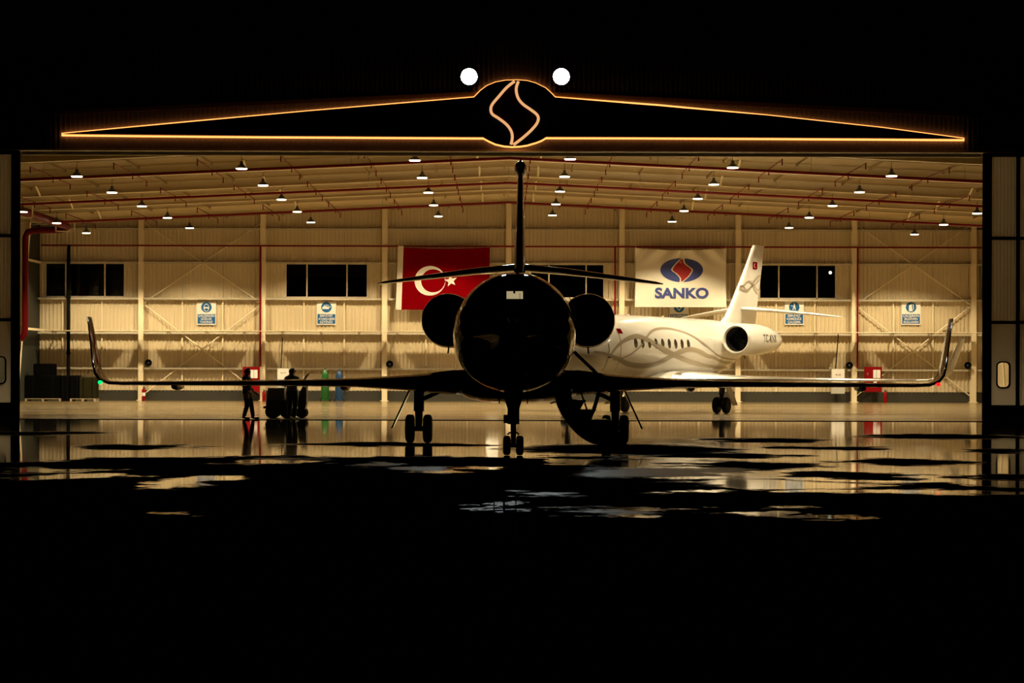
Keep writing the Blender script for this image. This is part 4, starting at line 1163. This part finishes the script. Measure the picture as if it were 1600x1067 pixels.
# ---- livery of the pale jet, laid on its skin
Rw = Matrix.Rotation(WJ_ROT, 3, 'Z'); Lw = Vector(WJ_LOC)
def cam_ray(px, py):
    q = Vector(P(px, py, 1.0)) - Vector((0, 0, CH)); o = Vector((0,0,CH))
    Ri_ = Rw.inverted(); return Ri_ @ (o-Lw), Ri_ @ q
def hit_fus(px, py):
    o, d = cam_ray(px, py)
    lo = None; prev = None
    t = 60.0
    while t < 110:
        p = o+d*t; a = p.y+AX
        if 0 < a < 19:
            w_, zt, zb = fus_dims(a); zc = (zt+zb)/2; h = (zt-zb)/2
            if w_ > .01 and (p.x/w_)**2+((p.z-zc)/h)**2 < 1:
                if t > 60: return p
        t += .02
    return None
def ribbon(pxs, w0, w1, nm='ribbon'):
    pts_ = []
    for q in smooth_path(pxs, 5):
        p = hit_fus(q[0], q[1])
        if p is not None: pts_.append(p)
    if len(pts_) < 3: return
    rows_ = [[], [], []]
    n = len(pts_)
    for i, p in enumerate(pts_):
        t = pts_[min(i+1, n-1)]-pts_[max(i-1, 0)]
        k = math.sin(math.pi*i/(n-1)); w_ = (w0+(w1-w0)*k)/2
        tn = math.hypot(t.y, t.z)+1e-9; ny_, nz_ = -t.z/tn, t.y/tn
        for r, sgn in zip(rows_, (-1, 0, 1)):
            a = p.y+ny_*w_*sgn; z = p.z+nz_*w_*sgn
            _, zt, zb = fus_dims(a+AX); z = min(max(z, zb+.02), zt-.02)
            r.append((side_x(a+AX, z)+.008, a, z))
    MB().loft(rows_, False, False, closed=False).build(nm, M['ribbon'], jet_w, recalc=False)
z8 = lambda q: (900+q[0]/7.27, 480+q[1]/7.27)
z6 = lambda q: (940+q[0]/4, 360+q[1]/4)
ribbon([z8(q) for q in ((375,570),(450,460),(550,375),(680,328),(790,358),(900,420),(1000,480),(1120,545),(1250,602),(1400,650),(1560,678))]+[z6(q) for q in ((760,858),(810,858),(855,832))], .06, .21)
ribbon([z8(q) for q in ((420,600),(520,580),(640,520),(740,430),(800,340),(860,270),(950,240),(1080,245),(1250,290),(1400,375),(1500,450))]+[z6(q) for q in ((690,752),(735,785),(790,803),(850,806),(895,792))], .05, .09)
ribbon([z8(q) for q in ((200,505),(280,515),(350,535),(480,590),(600,645),(750,665),(900,645),(1000,600),(1110,540),(1220,492),(1300,478),(1400,500),(1500,555))]+[z6(q) for q in ((690,790),(740,815),(800,830),(860,826),(915,800))], .06, .21)
ribbon([z8(q) for q in ((455,260),(500,350),(510,480),(490,600),(430,735))], .03, .05)
ribbon([z8(q) for q in ((365,410),(375,500),(350,620),(300,720))], .03, .05)
# tail swirl and small flags
def hit_plane(px, py, x=.10):
    o, d = cam_ray(px, py); t = (x-o.x)/d.x; return o+d*t
def fin_ribbon(pxs, w_):
    pts_ = [hit_plane(q[0], q[1], .12) for q in smooth_path([z6(q) for q in pxs], 5)]
    rows_ = [[], []]
    for i, p in enumerate(pts_):
        t = pts_[min(i+1, len(pts_)-1)]-pts_[max(i-1, 0)]; tn = math.hypot(t.y, t.z)+1e-9
        for r, sgn in zip(rows_, (-1, 1)): r.append((.146, p.y-t.z/tn*w_*sgn/2, p.z+t.y/tn*w_*sgn/2))
    MB().loft(rows_, False, False, closed=False).build('tail_ribbon', M['ribbon'], jet_w, recalc=False)
fin_ribbon([(858,353),(885,345),(905,325),(925,320),(945,338),(965,368),(988,380)], .09)
fin_ribbon([(858,362),(885,376),(908,382),(935,350),(955,315),(975,290),(992,285)], .09)
fin_ribbon([(862,345),(885,352),(905,372),(935,350),(960,335),(990,300)], .06)
for (zx, zy, wd, hg) in ((957, 220, .42, .31),):
    c = hit_plane(*z6((zx, zy)), .10)
    MB().box(.118, .126, c.y-wd/2, c.y+wd/2, c.z-hg/2, c.z+hg/2).build('tail_flag', M['flag_red'], jet_w)
    MB().lathe([(.127,.09),(.129,.09)], (0, c.y-.04, c.z), 'X', 16, cap1=True).build('tail_flag_crescent', M['cloth'], jet_w)
    MB().lathe([(.1295,.07),(.131,.07)], (0, c.y-.015, c.z), 'X', 16, cap1=True).build('tail_flag_field', M['flag_red'], jet_w)
p = hit_fus(967.5, 517)
if p:
    b = MB(); b.loft([[(side_x(p.y+dy+AX, p.z+dz)+.008, p.y+dy, p.z+dz) for dy in (-.15, 0, .15)] for dz in (-.09, 0, .09)], False, False, closed=False); b.build('fuselage_flag', M['flag_red'], jet_w, recalc=False)
# registration on the nacelle
def nac(u, v):
    a = 14.75+u; r = hermite([12.72,12.95,13.5,14.5,15.2,15.9,16.45],[.60,.635,.655,.65,.61,.51,.39], a)+.012
    dz = v; dx = math.sqrt(max(.01, r*r-dz*dz)); return (1.66+dx, a-AX, 2.83+.11+dz)
text_mb('TC-KNK', .32, 1.55, lambda u, v: nac(u, v-.10), .004).build('registration', M['regis'], jet_w, recalc=False)

# ------------------------------------------------------------------ tow tug
t = thing('tow_tug', 'dark low tow tug with raised hood beside a person', 'tug', (P(439,653,77)[0], 77.0, 0))
MB().box(-.46,.42,-.55,.55,.24,.62).build('chassis', M['tug'], t)
b = MB(); b.prism([(-.44,.62),(.16,.62),(.16,1.0),(-.40,1.0)], lambda u, z: (u,-.5,z), lambda u, z: (u,.5,z)); b.build('hood', M['tugtop'], t)
MB().box(-.41,.17,-.5,.5,1.0,1.04).build('hood_lid', M['grey'], t)
b = MB(); b.prism([(.20,.5),(.42,.5),(.44,.85),(.34,.95),(.24,.85)], lambda u, z: (u,-.45,z), lambda u, z: (u,.45,z)); b.build('seat', M['tug'], t)
MB().tube([(.10,-.1,1.0),(.18,-.1,1.10)], .02, 6).build('steering_column', M['black_steel'], t)
MB().lathe([(1.27,.14),(1.29,.17),(1.31,.14)], (.19,-.1,-.19), 'Z', 16).build('steering_wheel', M['black_steel'], t)
for x in (-.26, .24):
    for y in (-.5, .5):
        MB().lathe([(y-.08,.05),(y-.08,.20),(y-.06,.23),(y+.06,.23),(y+.08,.20),(y+.08,.05)], (x,0,.23), 'Y', 20, True, True).build('wheel', M['tyre'], t, 40)
MB().tube([(-.46,0,.4),(-.60,0,.35)], .04, 8).build('tow_hitch', M['black_steel'], t)
t2 = thing('equipment_cart', 'upright dark equipment cart behind the tug', 'cart', (P(472,653,77)[0], 77.0, 0))
b = MB(); b.prism([(-.10,.22),(.10,.22),(.17,.5),(.17,1.05),(.05,1.10),(-.06,.9),(-.14,.5)], lambda u, z: (u,-.3,z), lambda u, z: (u,.3,z)); b.build('body', M['tug'], t2)
MB().tube([(.15,-.25,1.0),(.17,-.25,1.15),(.17,.25,1.15),(.15,.25,1.0)], .02, 6).build('push_bar', M['grey'], t2)
for y in (-.3, .3): MB().lathe([(y-.05,.04),(y-.05,.19),(y+.05,.19),(y+.05,.04)], (0,0,.19), 'Y', 18, True, True).build('wheel', M['tyre'], t2, 40)

# ------------------------------------------------------------------ people
def hand_chains(w_, d, up, s):
    """palm end and five fingers from the wrist w_, along d, spread over up"""
    w_ = Vector(w_); d = Vector(d).normalized(); up = Vector(up).normalized(); n = d.cross(up).normalized()
    palm = w_+d*.07
    out = [(palm, .03)]
    fing = []
    for k, (o, l) in enumerate(((-.030,.075),(-.010,.085),(.010,.08),(.028,.065))):
        b0 = palm+up*o+d*.02; b1 = b0+d*l*.5+n*.012; b2 = b1+d*l*.4+n*.03
        fing.append([(b0,.010),(b1,.009),(b2,.008)])
    th0 = w_+d*.03-up*.035; fing.append([(th0,.012),(th0+d*.035-up*.02+n*.012,.010),(th0+d*.06-up*.02+n*.03,.009)])
    return palm, fing
def make_person(name, label, loc, rotz, pose, shirt):
    """skeleton in local space: facing -Y"""
    verts = []; rad = []; edges = []
    def V(p, r, parent=None):
        verts.append(tuple(p)); rad.append(r)
        if parent is not None: edges.append((parent, len(verts)-1))
        return len(verts)-1
    pel = V((0,0,.93), (.175,.13))
    wst = V((0,.0,1.08), (.16,.12), pel)
    che = V((0,.01,1.28), (.185,.135), wst)
    nb = V((0,.02,1.43), (.11,.085), che)
    nk = V((0,.01,1.50), (.058,.058), nb)
    h0 = V((0,-.015,1.565), (.075,.085), nk)
    h1 = V((0,-.01,1.64), (.082,.098), h0)
    V((0,.0,1.70), (.06,.07), h1)
    V((0,-.115,1.60), (.014,.014), h0)          # nose
    for s in (-1, 1): V((s*.088,.0,1.605), (.014,.02), h0)   # ears
    for s in (-1, 1):
        L_ = pose['leg'][s]
        hp = V((s*.10,0,.88), (.105,.11), pel)
        kn = V(L_[0], (.075,.08), hp); an = V(L_[1], (.058,.062), kn)
        ft = Vector(L_[2])
        hl = V((L_[1][0], L_[1][1]+.02, .045), (.042,.045), an)
        V(tuple(ft), (.042,.032), hl)
        A = pose['arm'][s]
        sh = V((s*.19,.02,1.40), (.068,.068), nb)
        el = V(A[0], (.046,.046), sh); wr_ = V(A[1], (.030,.030), el)
        palm, fing = hand_chains(A[1], Vector(A[1])-Vector(A[0]), A[2], s)
        pm = V(palm, (.036,.022), wr_)
        for ch in fing:
            pr = pm
            for q, r in ch: pr = V(q, (r, r), pr)
    me = bpy.data.meshes.new(name); me.from_pydata(verts, edges, [])
    o = bpy.data.objects.new(name, me); COL.objects.link(o)
    sk = o.modifiers.new('skin', 'SKIN'); sk.use_smooth_shade = True
    for i, sv in enumerate(me.skin_vertices[0].data): sv.radius = rad[i]; sv.use_root = (i == 0)
    ss = o.modifiers.new('sub', 'SUBSURF'); ss.levels = 2; ss.render_levels = 2
    dg = bpy.context.evaluated_depsgraph_get(); dg.update()
    me2 = bpy.data.meshes.new_from_object(o.evaluated_get(dg))
    o.modifiers.clear(); o.data = me2
    me2.materials.clear()
    for m_ in (M['skin'], M['hair'], shirt, M['trousers'], M['shoe']): me2.materials.append(m_)
    wrists = [Vector(pose['arm'][s][1]) for s in (-1, 1)]
    elb = [Vector(pose['arm'][s][0]) for s in (-1, 1)]
    for p in me2.polygons:
        c = p.center; p.use_smooth = True
        hand = any((c-w_).dot((w_-e).normalized()) > -.01 and (c-w_).length < .25 for w_, e in zip(wrists, elb))
        if hand: k = 0
        elif c.z > 1.50 and abs(c.x) < .14: k = 1 if (c.z > 1.655 or (c.y > .015 and c.z > 1.56)) else 0
        elif c.z < .10: k = 4
        elif c.z < .95 and abs(c.x) < .23: k = 3
        else: k = 2
        p.material_index = k
    o.location = loc; o.rotation_euler = (0, 0, rotz); o.scale = (1.16, 1.16, .99)
    tag(o, label, 'person')
    # hair cap and eyes as children
    hb = MB(); rings = []
    for i in range(7):
        ph = math.radians(5+80*i/6)
        rings.append([(.088*math.cos(ph)*math.cos(A), .012+.094*math.cos(ph)*math.sin(A), 1.640+.082*math.sin(ph)-.055*math.sin(A)*math.cos(ph)) for A in [2*math.pi*j/20 for j in range(20)]])
    hb.loft(rings, False, True); hb.build('hair', M['hair'], o, 60)
    for s in (-1, 1): MB().ell((s*.032,-.094,1.615), (.012,.008,.009), 8, 6).build('eye', M['shoe'], o)
    MB().ell((0,-.088,1.545), (.022,.008,.006), 8, 5).build('mouth', M['hair'], o)
    return o
poseA = dict(leg={-1: [(-.10,-.04,.49),(-.11,.06,.09),(-.12,-.13,.035)], 1: [(.11,-.09,.49),(.12,-.14,.09),(.14,-.33,.035)]},
             arm={-1: [(-.25,.05,1.14),(-.22,-.10,.93),(0,1,0)], 1: [(.25,.04,1.14),(.22,-.12,.95),(0,1,0)]})
px, py = 384.5, 654.5
gx, gy = G(386, 655)
make_person('person', 'person in dark clothes standing sideways left of the tug', (gx, gy, 0), math.radians(78), poseA, M['shirt_dark'])
poseB = dict(leg={-1: [(-.10,-.03,.49),(-.11,.03,.09),(-.13,-.17,.035)], 1: [(.10,-.05,.49),(.11,0,.09),(.13,-.20,.035)]},
             arm={-1: [(-.27,-.12,1.22),(-.30,-.30,1.45),(0,1,0)], 1: [(.26,-.02,1.15),(.20,-.22,1.05),(0,1,0)]})
make_person('person', 'person in grey shirt seen from behind at the tug, one arm raised', (P(456,653,75.5)[0], 75.5, 0), math.radians(150), poseB, M['shirt_grey'])

# ------------------------------------------------------------------ apron markings
ml = thing('guide_line', 'worn pale guide line on the apron before the nose wheel', 'floor marking', (0, 25, 0))
for k, (pa, pb, x0, x1) in enumerate(((842, 770, 771, 773), (842, 770, 786, 789), (842, 772, 805, 807))):
    q = [G(x0, pa), G(x1, pa), G(x1, pb), G(x0, pb)]
    MB().add([(a, c-25, .004) for a, c in q], [(0,1,2,3)]).build('line', M['paintline'], ml)
for py_ in (780, 791, 800):
    q = [G(788, py_+2), G(806, py_+2), G(806, py_-1), G(788, py_-1)]
    MB().add([(a, c-25, .004) for a, c in q], [(0,1,2,3)]).build('rung', M['paintline'], ml)
# drains of small dark units under the lintel
for k, (px_, lab) in enumerate(((78, 'far left'), (433, 'left'), (1135, 'right'), (1482, 'far right'))):
    x, y, z = P(px_, 240, 79.0)
    tt = thing('lintel_sensor', 'small dark box hanging inside the lintel at the %s' % lab, 'sensor', (x, y, z), group='small dark units inside the lintel')
    MB().box(-.16,.16,-.1,.1,-.05,.05).build('case', M['black_steel'], tt)
    MB().tube([(0,0,.05),(0,0,roof_z(x)-z)], .02, 6).build('rod', M['girt'], tt)
